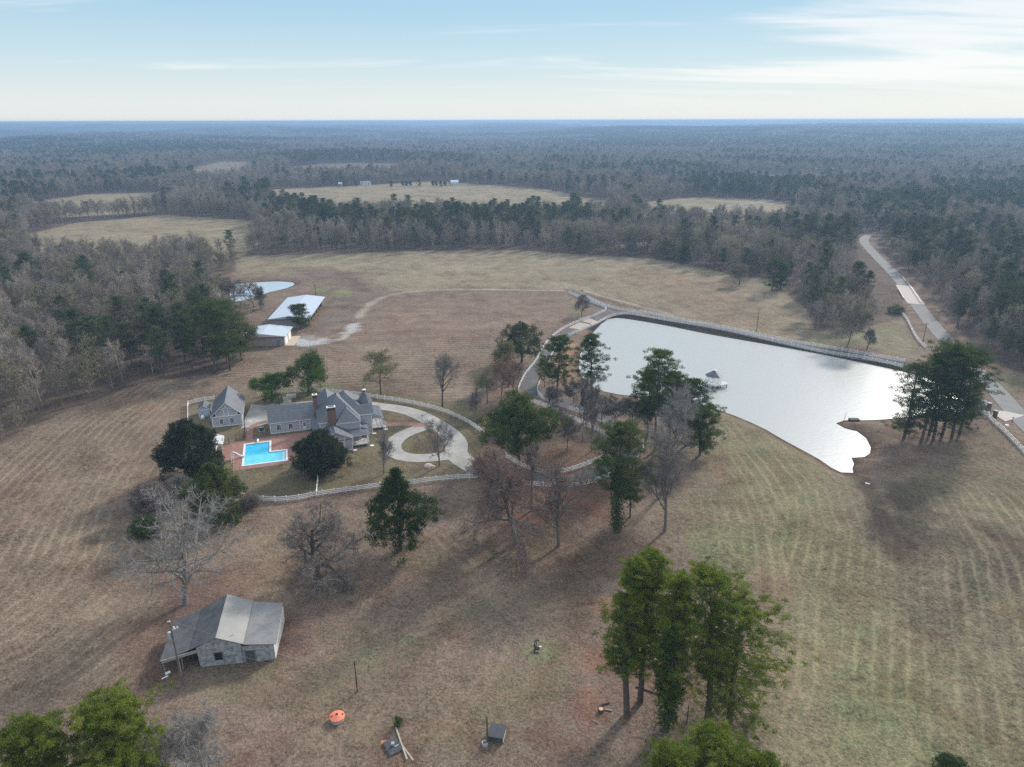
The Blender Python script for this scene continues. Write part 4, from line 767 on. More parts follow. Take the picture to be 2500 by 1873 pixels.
gable(r_, 15.7, 21.75, -11.85, -5.5, 5.60, 8.1, 'y', hip0=3.7, hip1=0)
gable(r_, 14, 24.1, -7.75, 4.2, 5.58, 10.0, 'y', xr=19.0, hip0=5.7, hip1=4.5)
gable(r_, 19, 25.35, -7.9, -2.75, 5.64, 7.45, 'x')
gable(r_, 11.5, 18.0, 6.9, 7.3, 5.47, 9.3, 'y', xr=14.75) if False else None
r_.solid([(10.2,-16.15,2.62),(15.2,-16.15,5.12),(19.3,-16.15,3.05),(10.2,-8.5,2.62),(15.2,-8.5,5.12),(19.3,-8.5,3.05),(10.2,-16.15,2.78),(15.2,-16.15,5.28),(19.3,-16.15,3.21),(10.2,-8.5,2.78),(15.2,-8.5,5.28),(19.3,-8.5,3.21)],
   [(6,7,10,9),(7,8,11,10),(3,4,1,0),(4,5,2,1),(0,1,7,6),(1,2,8,7),(2,5,11,8),(0,6,9,3),(3,9,10,4),(4,10,11,5)], [0,0,1,1,1,1,1,1,1,1])
r_.solid([(10.15,-8.6,2.60),(12.0,-8.6,3.56),(12.0,-.2,3.56),(10.15,-.2,2.60),(10.15,-8.6,2.76),(12.0,-8.6,3.72),(12.0,-.2,3.72),(10.15,-.2,2.76)], [(3,2,1,0),(4,5,6,7),(0,1,5,4),(1,2,6,5),(2,3,7,6),(3,0,4,7)], [1,0,1,1,1,1])
roof = r_.build('roof', [slate, white], HT)
for (x0, x1, y0, y1, z1) in ((11.1, 12.15, -.4, .55, 9.5), (14.0, 15.95, -10.75, -9.85, 9.7)):
    c = MB(); c.box(x0, x1, y0, y1, 2.5, z1-.8); c.box(x0-.04, x1+.04, y0-.04, y1+.04, z1-.8, z1-.15, 1); c.box(x0-.10, x1+.10, y0-.10, y1+.10, z1-.15, z1+.02, 2); c.box(x0+.25, x1-.25, y0+.25, y1-.25, z1+.02, z1+.12, 1)
    c.build('chimney', [brickm, soot, white], roof)
tu = MB(); oc = lambda r, z: [(23.9+r*math.cos(a), -1.9+r*math.sin(a), z) for a in [math.pi/8+i*math.pi/4 for i in range(8)]]
A8, B8, C8 = oc(2.15, 6.5), oc(2.15, 6.66), oc(.42, 9.5); n = 8; tu.solid(A8+B8+C8, [tuple(reversed(range(8)))]+[(i, (i+1) % 8, 8+(i+1) % 8, 8+i) for i in range(8)]+[(8+i, 8+(i+1) % 8, 16+(i+1) % 8, 16+i) for i in range(8)]+[tuple(range(16, 24))], [1]*9+[0]*8+[0])
tu_o = tu.build('turret_roof', [slate, white], HT)
MB().tube([(23.9,-1.9,9.45),(23.9,-1.9,9.95)], .34, 8).tube([(23.9,-1.9,9.95),(23.9,-1.9,10.08),(23.9,-1.9,10.3)], [.55,.5,.05], 10, 1).tube([(23.9,-1.9,10.25),(23.9,-1.9,11.3)], .04, 5, 2).bar((23.6,-1.9,10.95),(24.2,-1.9,11.0),.05,.12,2).build('finial', [soot, white, postm], tu_o)
tr = MB()                                                                  # corner boards, friezes, base boards
for x, y, z in ((0,0,2.9),(9.78,-.02,2.6),(12.0,-9.95,5.4),(15.95,-11.55,5.4),(21.5,-11.55,5.4),(21.5,-9.9,5.4),(24.8,-7.5,5.4),(20.0,-7.5,5.4),(18.97,-15.75,2.9),(17.15,-15.78,3.8),(10.7,-15.75,2.7),(7.2,-.02,2.9)): tr.box(x-.09, x+.09, y-.06, y+.10, .02, z)
for x0, x1, y, z in ((0,9.8,-.04,2.72),(12.0,15.9,-9.95,5.22),(16.0,21.5,-11.56,5.2),(21.5,24.8,-7.52,5.22),(11.9,17.6,-15.80,3.05)): tr.box(x0, x1, y-.03, y+.02, z, z+.18)
for x0, x1, y, z in ((0,9.8,-.05,.02),(21.5,24.8,-7.53,.05),(10.7,18.95,-15.80,.05)): tr.box(x0, x1, y-.03, y+.03, z, z+.22)
tr.bar((15.2,-15.95,5.1),(11.2,-15.95,3.1),.10,.16); tr.bar((15.2,-15.95,5.1),(19.0,-15.95,3.2),.10,.16)
for dx in (-.7, -.35, 0, .35, .7): tr.bar((15.2+dx*.25,-15.84,3.3),(15.2+dx,-15.84,4.35-abs(dx)*.25),.08,.08)
tr.each('trim_board', white, HT)
for x in (2.05, 4.95): window(HT, x, -.02, 1.55, .95, 1.4)
d_ = MB(); d_.box(7.9, 8.9, -.08, -.02, .12, 2.35); dr = d_.build('door', white, HT); pd = MB(); pd.box(8.1, 8.7, -.11, -.08, 1.25, 2.15)
for i in (1, 2): pd.box(8.1+.2*i-.02, 8.1+.2*i+.02, -.125, -.11, 1.25, 2.15, 1)
pd.box(8.1, 8.7, -.13, -.11, 1.68, 1.72, 1); pd.build('pane', [glass, white], dr)
window(HT, 13.2, -15.74, 1.7, .95, 1.4); window(HT, 16.3, -15.74, 1.7, .95, 1.4)
# corner porch at the near right, and the entrance porch at the right
def porch(x0, x1, y0, y1, zf, zr0, zr1, posts, wallx, label):
    p = empty('porch', (0, 0, 0)); p.parent = HT; p['label'] = label
    f = MB(); f.box(x0, x1, y0, y1, zf-.25, zf); f.build('floor', mat('porch_floor', (.55, .55, .54), .7, vary=.1), p)
    for x, y in posts: MB().box(x-.09, x+.09, y-.09, y+.09, zf, zr0-.05).build('post', white, p)
    R = MB(); R.solid([(wallx,y0-.25,zr0-.02),(x1+.3,y0-.25,zr0-.02),(x1+.3,y1+.3,zr0-.02),(wallx,y1+.3,zr0-.02),(wallx,y0-.25,zr0+.12),(x1+.3,y0-.25,zr0+.12),(x1+.3,y1+.3,zr0+.12),(wallx,y1+.3,zr0+.12),(wallx,y0+2.2,zr1),(wallx,y1-.5,zr1)],
        [(3,2,1,0),(0,1,5,4),(1,2,6,5),(2,3,7,6),(3,0,4,7),(4,5,8),(5,6,9,8),(6,7,9),(7,4,8,9)], [1,1,1,1,1,0,0,0,0]); R.build('roof', [slate, white], p)
    rl = MB(); m = len(posts)
    for i in range(m-1):
        a, b = posts[i], posts[i+1]
        for zz_ in (zf+.15, zf+.85): rl.bar((a[0], a[1], zz_), (b[0], b[1], zz_), .06, .08)
        L = math.hypot(b[0]-a[0], b[1]-a[1]); k = int(L/.3)
        for j in range(1, k): t = j/k; rl.bar((a[0]+(b[0]-a[0])*t, a[1]+(b[1]-a[1])*t, zf+.15), (a[0]+(b[0]-a[0])*t, a[1]+(b[1]-a[1])*t, zf+.85), .035)
    rl.build('railing', white, p); return p
P1 = porch(19.2, 23.15, -14.5, -11.4, .65, 3.05, 3.9, [(19.3,-14.4),(23.05,-14.4),(23.05,-11.5)], 18.6, 'small corner porch with white railing beside the lower gable'); 
PS = MB(); PS.solid([(21.5,-11.5,3.05),(23.45,-11.5,3.05),(23.45,-8,3.05),(21.5,-8,3.05),(21.5,-11.5,3.9),(21.5,-8,3.9),(23.45,-11.5,3.17),(23.45,-8,3.17)], [(3,2,1,0),(4,6,7,5),(0,1,6,4),(1,2,7,6),(2,3,5,7)], [1,0,0,1,0]); PS.build('roof', [slate, white], P1)
P2 = porch(24.8, 27.75, -5.5, 2.5, .65, 3.15, 4.3, [(25.0,-5.4),(27.65,-5.4),(27.65,-2.9),(27.65,0),(27.65,2.4)], 24.7, 'entrance porch with white railing and steps at the right end')
s_ = MB(); [s_.box(27.75+.3*i, 28.05+.3*i, -5.2, -3.6, 0, .65-.16*(i+1)) for i in range(4)]; s_.build('step', mat('porch_floor', (1,1,1)), P2)
for y in (-5.2, -3.6): MB().bar((27.75,y,1.5),(28.95,y,.95),.06).bar((27.75,y,1.1),(28.95,y,.55),.06).bar((28.95,y,0),(28.95,y,1.0),.1).build('handrail', white, P2)
for (x, y) in ((25.1,-7.9),(28.3,-6.2),(23.7,-15.0),(19.4,-16.4)):
    MB().prism([(x+.55*math.cos(a), y+.45*math.sin(a)) for a in [i*math.pi/5 for i in range(10)]], -.02, .16).build('splash_block', white, HT)

# cottage, its shed and tank
CO = PX(521, 1044); CT = math.radians(17); ct = empty('cottage', (CO[0], CO[1], 0), CT); tag(ct, 'two storey grey garage cottage with a tall gable roof left of the parking pad', 'cottage')
MB().box(0, 7.2, 0, 12.3, 0, 2.95).solid([(1.0,.04,2.9),(6.3,.04,2.9),(6.3,.04,3.9),(3.65,.04,6.4),(1.0,.04,3.9),(1.0,12.2,2.9),(6.3,12.2,2.9),(6.3,12.2,3.9),(3.65,12.2,6.4),(1.0,12.2,3.9)], [(0,1,2,3,4),(9,8,7,6,5),(1,6,7,2),(4,9,5,0),(2,7,8,3),(3,8,9,4)]).build('wall', siding, ct)
gr = MB(); gr.solid([(-.45,-.5,2.72),(3.65,-.5,6.55),(7.7,-.5,2.72),(-.45,12.8,2.72),(3.65,12.8,6.55),(7.7,12.8,2.72),(-.45,-.5,2.92),(3.65,-.5,6.75),(7.7,-.5,2.92),(-.45,12.8,2.92),(3.65,12.8,6.75),(7.7,12.8,2.92)], [(6,7,10,9),(7,8,11,10),(3,4,1,0),(4,5,2,1),(0,1,7,6),(1,2,8,7),(2,5,11,8),(0,6,9,3),(3,9,10,4),(4,10,11,5)], [0,0,2,2,1,1,1,1,1,1]); gr.build('roof', [slate, white, dark_in], ct)
t_ = MB(); t_.box(-.1, 7.3, -.08, -.01, 2.72, 2.98); t_.box(-.1, 7.3, -.07, -.01, .02, .24)
for x in (0, 7.2): t_.box(x-.12, x+.12, -.1, .1, .02, 2.95)
for x in (1.05, 3.05, 3.75+.4, 6.25): t_.box(x-.09, x+.09, -.03, .03, 2.98, 3.9 if x in (1.05, 6.25) else 5.3)
for a, b in (((2.6,-.3,5.3),(3.6,-.3,4.9)),((4.7,-.3,5.3),(3.7,-.3,4.9)),((3.65,-.3,6.3),(3.65,-.3,4.9)),((3.2,-.3,5.9),(3.6,-.3,5.2)),((4.1,-.3,5.9),(3.7,-.3,5.2)),((2.0,-.3,4.9),(2.9,-.3,4.9)),((4.4,-.3,4.9),(5.3,-.3,4.9))): t_.bar(a, b, .1, .1)
t_.box(7.21, 7.26, .5, 12, 2.5, 2.9); t_.each('trim_board', white, ct); window(ct, 2.15, -.01, 1.45, .85, 1.35); window(ct, 4.75, -.01, 1.45, .85, 1.35)
for y in (3.2, 8.4): MB().box(7.21, 7.27, y-1.4, y+1.4, .05, 2.3).build('garage_door', white, ct)
sh = empty('garden_shed', (*(CO+np.array([math.cos(CT)*-4.15-math.sin(CT)*8.2, math.sin(CT)*-4.15+math.cos(CT)*8.2])), 0), CT); tag(sh, 'small grey shed with a pale blue door beside the cottage', 'shed')
MB().box(0, 2.7, 0, 4.0, 0, 2.2).solid([(0,.01,2.2),(2.7,.01,2.2),(1.35,.01,3.15),(0,3.99,2.2),(2.7,3.99,2.2),(1.35,3.99,3.15)], [(0,1,2),(5,4,3),(1,4,5,2),(2,5,3,0)]).build('wall', siding, sh)
g2 = MB(); g2.solid([(-.3,-.3,2.08),(1.35,-.3,3.22),(3.0,-.3,2.08),(-.3,4.3,2.08),(1.35,4.3,3.22),(3.0,4.3,2.08),(-.3,-.3,2.22),(1.35,-.3,3.36),(3.0,-.3,2.22),(-.3,4.3,2.22),(1.35,4.3,3.36),(3.0,4.3,2.22)], [(6,7,10,9),(7,8,11,10),(3,4,1,0),(4,5,2,1),(0,1,7,6),(1,2,8,7),(2,5,11,8),(0,6,9,3),(3,9,10,4),(4,10,11,5)], [0,0,1,1,1,1,1,1,1,1]); g2.build('roof', [slate, white], sh)
MB().box(1.35, 2.3, -.07, -.01, .08, 1.95).build('door', mat('pale_blue_paint', (.45, .55, .68), .6), sh); MB().box(-.02, 2.72, -.05, -.01, 2.0, 2.2).box(-.04, .1, -.06, .02, .02, 2.2).box(2.6, 2.74, -.06, .02, .02, 2.2).build('trim', white, sh)
q = CO+np.array([math.cos(CT)*-3.1-math.sin(CT)*5.6, math.sin(CT)*-3.1+math.cos(CT)*5.6]); tk = MB().tube([(0,0,.75),(0,.12,.75),(0,1.7,.75),(0,1.82,.75)], [.25,.42,.42,.25], 12).box(-.35,-.2,.3,.5,0,.5).box(.2,.35,.3,.5,0,.5).box(-.35,-.2,1.3,1.5,0,.5).box(.2,.35,1.3,1.5,0,.5).build('gas_tank', white, None, (q[0], q[1], 0), True); tk.rotation_euler = (0, 0, CT); tag(tk, 'white gas tank lying between the cottage and the big magnolia', 'tank')
# pool house behind the magnolia
o_ = huv(-15.6, -8.2); ph = empty('pool_house', (*o_, 0), TH); tag(ph, 'white roofed pool house half hidden behind the big round magnolia', 'pool house')
MB().box(0, 3.0, 0, 4.6, 0, 2.4).build('wall', white, ph); g3 = MB(); gable(g3, -.3, 4.9, -.3, 4.9, 2.5, 3.5, 'y', hip0=.0, hip1=0); g3.build('roof', [mat('pale_shingle', (.50,.50,.52), .7, vary=.1), white], ph)
for y in (.1, 2.2, 4.4): MB().box(4.45, 4.6, y, y+.15, 0, 2.4).build('post', white, ph)
MB().box(3.9, 4.75, 1.6, 3.2, 2.62, 2.68).build('awning', mat('striped_awning', (.30,.32,.36), .7), ph)

# metal sheds
LO = PX(751, 801); LT = math.radians(4.6)
ls = empty('long_barn', (LO[0], LO[1], 0), LT); tag(ls, 'long open sided metal barn with a pale blue roof behind the small dark pine', 'barn')
ls_r = MB(); gable(ls_r, -14.6, 1.3, -.6, 35.2, 3.95, 5.0, 'y', xr=-6.6, th=.12); ls_r.build('roof', [metal_roof, tan_wall], ls)
MB().box(-14.2, -.5, 0, .15, 0, 3.8).solid([(-14.2,0,3.8),(-.5,0,3.8),(-6.6,0,4.78),(-14.2,.15,3.8),(-.5,.15,3.8),(-6.6,.15,4.78)], [(0,1,2),(5,4,3),(1,4,5,2),(2,5,3,0)]).box(-14.2,-14.05,0,34.6,0,3.8).box(-14.2,-.5,34.45,34.6,0,3.8).build('wall', tan_wall, ls)
for i in range(7): MB().box(-.65, -.35, .3+i*5.65, .6+i*5.65, 0, 3.82).build('post', postm, ls)
MB().box(-14.0, -1.5, .3, 34.3, .03, .08).build('floor', mat('dirt_floor', (.12,.10,.085), .95), ls)
s2 = empty('metal_garage', (*(PX(*(500+865/4.424, 650+860/4.424))), 0), LT); tag(s2, 'smaller metal garage with a pale roof and white roller doors beside the wood', 'garage')
MB().box(-15.6, 0, 0, 11.6, 0, 3.5).solid([(-15.6,.01,3.5),(0,.01,3.5),(-7.8,.01,4.55),(-15.6,11.59,3.5),(0,11.59,3.5),(-7.8,11.59,4.55)], [(0,1,2),(5,4,3),(1,4,5,2),(2,5,3,0)]).build('wall', tan_wall, s2)
g4 = MB(); gable(g4, -16.2, .8, -.7, 12.2, 3.62, 4.75, 'y', th=.12); g4.build('roof', [metal_roof, tan_wall], s2)
for y in (1.0, 6.4): MB().box(.01, .08, y, y+4.0, .05, 3.1).build('roller_door', white, s2)
MB().box(-2.6, -1.6, -.06, -.01, .05, 2.1).build('door', mat('grey_door', (.20,.22,.25), .6), s2); MB().box(.05, 3.2, 0, 11.9, -.2, .07).build('apron', mat('tan_apron', (.50,.42,.33), .9, vary=.12), s2)

# old barn: explicit corners in its own frame
BO = PX(300+602/3.16, 1200+1355/3.16); BT = math.radians(8); ob = empty('old_barn', (BO[0], BO[1], 0), BT); tag(ob, 'weathered old barn with mixed tin roofs and an open lean-to', 'barn')
bw = MB(); bw.solid([(0,0,0),(6.1,0,0),(6.1,0,3.55),(2.85,0,5.05),(-.2,0,3.45),(0,.15,0),(6.1,.15,0),(6.1,.15,3.55),(2.85,.15,5.05),(-.2,.15,3.45)], [(0,1,2,3,4),(9,8,7,6,5),(0,5,6,1),(2,7,8,3),(3,8,9,4),(4,9,5,0)])
bw.box(6.1,10.55,.02,.17,0,2.95).box(10.4,10.56,.1,8.9,0,2.9).box(-.1,.06,.1,9,0,3.4).box(0,10.4,8.9,9.05,0,2.9)
bw.build('wall', old_wood, ob); MB().box(10.565,10.62,.1,8.9,.1,2.7).build('side_cladding', mat('whitewashed_tin', (.62,.62,.6), .7, vary=.15, vscale=.8), ob)
def slab(a, b, c, d, m, nm):
    P = [np.array(p, float) for p in (a, b, c, d)]; P = [p+[0, 0, .06] for p in P]+P; MB().solid([tuple(p) for p in P[4:]]+[tuple(p) for p in P[:4]], [(3,2,1,0),(4,5,6,7),(0,1,5,4),(1,2,6,5),(2,3,7,6),(3,0,4,7)]).build(nm, m, ob)
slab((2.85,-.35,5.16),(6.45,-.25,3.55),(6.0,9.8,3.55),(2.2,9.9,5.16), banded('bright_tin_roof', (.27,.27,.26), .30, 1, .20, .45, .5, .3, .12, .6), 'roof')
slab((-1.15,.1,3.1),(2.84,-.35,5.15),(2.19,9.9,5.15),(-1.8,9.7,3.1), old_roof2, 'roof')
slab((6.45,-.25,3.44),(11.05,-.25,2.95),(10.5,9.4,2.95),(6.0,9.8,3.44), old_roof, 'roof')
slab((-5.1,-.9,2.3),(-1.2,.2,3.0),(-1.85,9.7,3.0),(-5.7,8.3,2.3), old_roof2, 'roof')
MB().box(2.2, 3.3, -.06, -.01, 1.0, 2.35).build('window_opening', dark_in, ob); MB().box(6.5, 7.8, -.03, .015, .05, 2.1).build('door_opening', mat('dim_doorway', (.10,.10,.10), .9), ob)
MB().box(2.08,2.2,-.09,-.02,.9,2.45).box(3.3,3.42,-.09,-.02,.9,2.45).box(2.08,3.42,-.09,-.02,2.35,2.46).box(6.38,6.5,-.06,.0,0,2.2).box(7.8,7.92,-.06,.0,0,2.2).box(6.0,6.15,-.06,.0,0,3.4).bar((3.2,-.1,1.5),(5.3,-.12,1.7),.18,.03).build('trim', mat('grey_trim', (.22,.22,.225), .9, vary=.3), ob)
MB().bar((-4.9,-.75,2.2),(-.1,.05,2.85),.12,.45).build('beam', mat('faded_beam', (.34,.33,.30), .9, vary=.2), ob)
for p0, p1 in (((-4.7,-.6,0),(-4.75,-.7,2.2)),((-3.9,2.5,0),(-3.3,2.5,2.4)),((-2.4,-.1,0),(-2.4,0,2.6)),((-4.9,7.8,0),(-5.2,7.9,2.2)),((-4.8,3.8,0),(-5.2,3.9,2.25))): MB().bar(p0, p1, .14).build('post', mat('grey_trim', (1,1,1)), ob)
MB().tube([(4.95,1.1,4.1),(4.95,1.1,4.9)], .05, 6).build('vent_pipe', white, ob)
jk = MB(); rj = np.random.default_rng(3)
for _ in range(26):
    c = np.array([rj.uniform(-3.6,-.5), rj.uniform(1.2,6), rj.uniform(.1,.7)]); jk.bar(c, c+rj.normal(0, .6, 3)*[1,1,.4], rj.uniform(.05,.2), rj.uniform(.05,.3))
jk.build('scrap_heap', mat('scrap', (.12,.11,.10), .8, vary=.5)); jo = bpy.data.objects['scrap_heap']; jo.location = (BO[0], BO[1], 0); jo.rotation_euler = (0, 0, BT); tag(jo, 'dark heap of scrap timber under the lean-to of the old barn', 'scrap')

# gazebo on the lake
GO = PX(*(1700+780/16.57, 880+1000/16.57), WL)+np.array([-1.2, -1.5]); gz_ = empty('gazebo', (GO[0], GO[1], WL)); tag(gz_, 'white octagonal gazebo with a slate roof on stilts in the lake', 'gazebo')
oct_ = lambda r, z, k=8: [(r*math.cos(a), r*math.sin(a), z) for a in [math.pi/8+i*2*math.pi/k for i in range(k)]]
MB().prism([(p[0], p[1]) for p in oct_(2.35, 0)], 1.0, 1.2).prism([(1.6,-1.9),(4.1,-.9),(4.2,1.2),(1.6,1.8)], .98, 1.19).build('deck', mat('porch_floor', (1,1,1)), gz_)
for p in oct_(2.2, 0)+[(3.9,-.7,0),(4.0,1.0,0),(0,0,0),(.8,-1.2,0)]: MB().tube([(p[0],p[1],-1.5),(p[0],p[1],1.0)], .13, 6).build('pile', postm, gz_)
for p in oct_(2.15, 0): MB().box(p[0]-.06,p[0]+.06,p[1]-.06,p[1]+.06,1.2,3.6).build('post', white, gz_)
rr2 = MB(); A8 = oct_(2.15, 0)
for i in range(8):
    a, b = np.array(A8[i]), np.array(A8[(i+1) % 8])
    for z in ((3.45,) if i == 7 else (1.4, 2.05, 3.45)): rr2.bar(a+[0,0,z], b+[0,0,z], .07, .1)
    if i != 7:
        for j in range(1, 6): c = a+(b-a)*j/6; rr2.bar(c+[0,0,1.4], c+[0,0,2.05], .04)
    rr2.bar(a+[0,0,3.1], a+(b-a)*.2+[0,0,3.45], .05); rr2.bar(b+[0,0,3.1], b+(a-b)*.2+[0,0,3.45], .05)
rr2.build('railing', white, gz_)
g5 = MB(); A_, B2, C2 = oct_(2.7, 3.6), oct_(2.7, 3.72), oct_(.45, 5.15); g5.solid(A_+B2+C2, [tuple(reversed(range(8)))]+[(i,(i+1)%8,8+(i+1)%8,8+i) for i in range(8)]+[(8+i,8+(i+1)%8,16+(i+1)%8,16+i) for i in range(8)]+[tuple(range(16,24))], [1]*9+[0]*9); gr_ = g5.build('roof', [slate, white], gz_)
MB().prism([(p[0], p[1]) for p in oct_(.35, 0)], 5.1, 5.45).solid(oct_(.62, 5.45)+[(0,0,5.85)], [tuple(reversed(range(8)))]+[(i,(i+1)%8,8) for i in range(8)], 0).build('cupola', white, gr_)

# pool with its brick deck
dk = MB(); O = [Vector((*p, 0)) for p in [(-8.4,-18.8),(5.3,-18.8),(10.4,-15.9),(10.4,-1.0),(9.8,-1.5),(-1,-1.75),(-4.9,-2.2),(-9.9,-2.5),(-9.9,-3.7),(-11.2,-3.8),(-11.2,-12.6),(-8.5,-12.8)]]; I = [Vector((*p, 0)) for p in reversed(POOL_OUT)]
def ring(mb, loops, z, m=0):
    T = tessellate_polygon(loops); A = [v for l in loops for v in l]; n0 = len(mb.v); mb.v += [(v.x, v.y, z) for v in A]
    for t in T:
        t = list(t); a, b, c = [A[i] for i in t]
        if (b-a).cross(c-a).z < 0: t.reverse()
        mb.f.append([n0+i for i in t]); mb.m.append(m)
ring(dk, [O, I], .06); st_(dk.build('patio', brick, None, (HO[0], HO[1], 0))).rotation_euler = (0, 0, TH)
po = empty('swimming_pool', (HO[0], HO[1], 0), TH); tag(po, 'bright blue L shaped swimming pool with white coping in a brick deck', 'swimming pool')
cp = MB(); Oo = [Vector((*p, 0)) for p in POOL_OUT]; Ii = [Vector((*p, 0)) for p in reversed(POOL_IN)]; ring(cp, [Oo, Ii], .12)
for L_, s in ((POOL_OUT, 1), (POOL_IN, -1)):
    for i in range(6):
        a, b = L_[i], L_[(i+1) % 6]; z0 = .0 if s > 0 else -.25; cp.poly([(a[0],a[1],z0),(b[0],b[1],z0),(b[0],b[1],.12),(a[0],a[1],.12)][::s])
cp.build('coping', mat('pool_coping', (.74,.71,.69), .7, vary=.05), po)
pf = bpy.data.materials.new('pool_plaster'); pf.use_nodes = True; t = pf.node_tree; b_ = t.nodes['Principled BSDF']; b_.inputs['Roughness'].default_value = .12; b_.inputs['IOR'].default_value = 1.33
tcx = t.nodes.new('ShaderNodeTexCoord'); sp = t.nodes.new('ShaderNodeSeparateXYZ'); t.links.new(tcx.outputs['Object'], sp.inputs[0]); mr = t.nodes.new('ShaderNodeMapRange'); mr.interpolation_type = 'SMOOTHSTEP'; t.links.new(sp.outputs[1], mr.inputs[0]); mr.inputs[1].default_value = -12.6; mr.inputs[2].default_value = -9.5
nn_ = t.nodes.new('ShaderNodeTexNoise'); nn_.inputs['Scale'].default_value = 1.1; nn_.inputs['Detail'].default_value = 4; t.links.new(tcx.outputs['Object'], nn_.inputs[0]); mx = t.nodes.new('ShaderNodeMix'); mx.data_type = 'RGBA'; t.links.new(mr.outputs[0], mx.inputs[0]); mx.inputs[6].default_value = (.13,.62,.80,1); mx.inputs[7].default_value = (.02,.44,.70,1)
mm = t.nodes.new('ShaderNodeVectorMath'); mm.operation = 'SCALE'; r5 = t.nodes.new('ShaderNodeMapRange'); t.links.new(nn_.outputs[0], r5.inputs[0]); r5.inputs[1].default_value = .3; r5.inputs[2].default_value = .7; r5.inputs[3].default_value = .85; r5.inputs[4].default_value = 1.15; t.links.new(mx.outputs[2], mm.inputs[0]); t.links.new(r5.outputs[0], mm.inputs['Scale']); t.links.new(mm.outputs[0], b_.inputs['Base Color'])
wt = MB(); ring(wt, [[Vector((*p, 0)) for p in POOL_IN]], -.12); wt.build('water', pf, po)
MB().box(2.6,3.2,-16.5,-11.3,-.118,-.11).build('step', mat('pool_step', (.35,.72,.85), .3), po)
MB().box(-3.3,-2.85,-4.9,-3.2,.45,.52).box(-3.25,-2.9,-3.8,-3.3,.1,.45).build('diving_board', white, po)
sl = empty('pool_slide', (*huv(-7.6, -12.0), 0), TH); tag(sl, 'white pool slide with a ladder on the left edge of the pool', 'slide')
MB().tube([(-.9,-.1,1.7),(-.3,-.2,1.5),(.3,-.2,.9),(1.0,-.15,.45),(1.7,-.1,.30)], .24, 8).build('chute', white, sl); ld = MB()
for x in (-1.2,-.65): ld.bar((x,-2.6,.0),(x,-.2,1.75),.06); ld.bar((x,-.1,0),(x,-.1,2.3),.06)
for i in range(7): ld.bar((-1.2,-2.4+i*.33,.15+i*.24),(-.65,-2.4+i*.33,.15+i*.24),.07,.04)
ld.build('ladder', white, sl)
# ------------------------------------------------------------------ fences, poles, small things
pm = MB().box(-.075,.075,-.075,.075,-.1,1.32).box(-.10,.10,-.10,.10,1.32,1.37); pm_o = pm.build('post', white); POSTM = pm_o.data; bpy.data.objects.remove(pm_o)
def fence(name, pts, label, zoff=0., gap=2.44, cat='fence', mat_=None, rails=(.38,.76,1.14), postm_=None, th=.16, d=.06):
    c = catmull(PXS(pts), .5); s = np.r_[0, np.cumsum(np.linalg.norm(np.diff(c, axis=0), axis=1))]; n = max(2, int(round(s[-1]/gap))); n = min(n, 98); q = np.linspace(0, s[-1], n+1)
    X = np.interp(q, s, c[:, 0]); Y = np.interp(q, s, c[:, 1]); Z = ground_z(X, Y)+zoff; e = empty(name, (X[0], Y[0], Z[0])); tag(e, label, cat, 'white board fences' if mat_ is None else None)
    for i in range(n+1): p = link(bpy.data.objects.new('post', postm_ or POSTM), e); p.location = (X[i]-X[0], Y[i]-Y[0], Z[i]-Z[0]); p.rotation_euler = (0, 0, math.atan2(Y[min(i+1, n)]-Y[max(i-1, 0)], X[min(i+1, n)]-X[max(i-1, 0)]))
    for h in rails:
        m = MB()
        for i in range(n): m.bar((X[i]-X[0], Y[i]-Y[0], Z[i]-Z[0]+h), (X[i+1]-X[0], Y[i+1]-Y[0], Z[i+1]-Z[0]+h), d, th)
        m.build('rail', mat_ or white, e)
    return e
z1p = lambda L: [(x/2.765+450, y/2.765+850) for x, y in L]
z4p = lambda L: [(x/2.7614+1150, y/2.7614+700) for x, y in L]
z5p = lambda L: [(x/2.1067+1250, y/2.1067+600) for x, y in L]
z6p = lambda L: [(x/2.7614+1800, y/2.7614+650) for x, y in L]
fence('fence', z1p([(495,330),(600,315),(690,303),(770,297),(920,298),(1100,315),(1250,335),(1400,358),(1540,382),(1680,415),(1780,447),(1900,502),(1990,562),(2045,612)]), 'white fence curving behind the house to the wide dark evergreen')
fence('fence', z1p([(400,1016),(480,1030),(600,1040),(740,1032),(890,1003),(1110,972),(1325,942),(1400,930),(1530,925),(1640,908),(1810,893),(1940,890),(2060,897)])+z4p([(120,1312),(250,1335),(380,1352),(520,1365),(650,1370),(740,1357),(820,1337),(920,1300),(1000,1262),(1040,1240)]), 'longest white fence, running below the lawn and along the near side of the driveway')
fence('fence', z1p([(912,830),(905,890),(898,950),(893,1000)]), 'short white fence running up from the long fence to the right magnolia')
fence('fence', z4p([(235,1165),(310,1212),(400,1255),(520,1275),(640,1265),(720,1240),(790,1215),(860,1185),(925,1155)]), 'white fence on the inner side of the driveway bend')
fence('fence', z4p([(1120,1165),(1165,1110),(1140,1060),(1080,1015),(1010,975),(930,935),(830,893),(700,842),(560,795),(490,760),(452,722),(455,665),(500,585),(560,430),(630,352),(720,308),(790,272),(860,232),(920,198),(975,183)]), 'white fence along the lake side of the winding driveway')
fence('fence', z4p([(975,183),(1060,180)])+z5p([(620,350),(760,376),(1000,415),(1300,476),(1600,538),(1800,573),(2010,618)]), 'white fence on the water side of the straight lake road', th=.12)
fence('fence', z4p([(925,1150),(975,1095),(955,1045),(870,992),(740,925),(600,862),(480,805),(360,765),(325,735),(323,685),(370,590),(440,500),(490,410),(540,348),(620,290),(720,242),(820,205),(900,165),(912,150),(890,135),(840,118),(740,80),(660,48)]), 'white fence along the field side of the winding driveway')
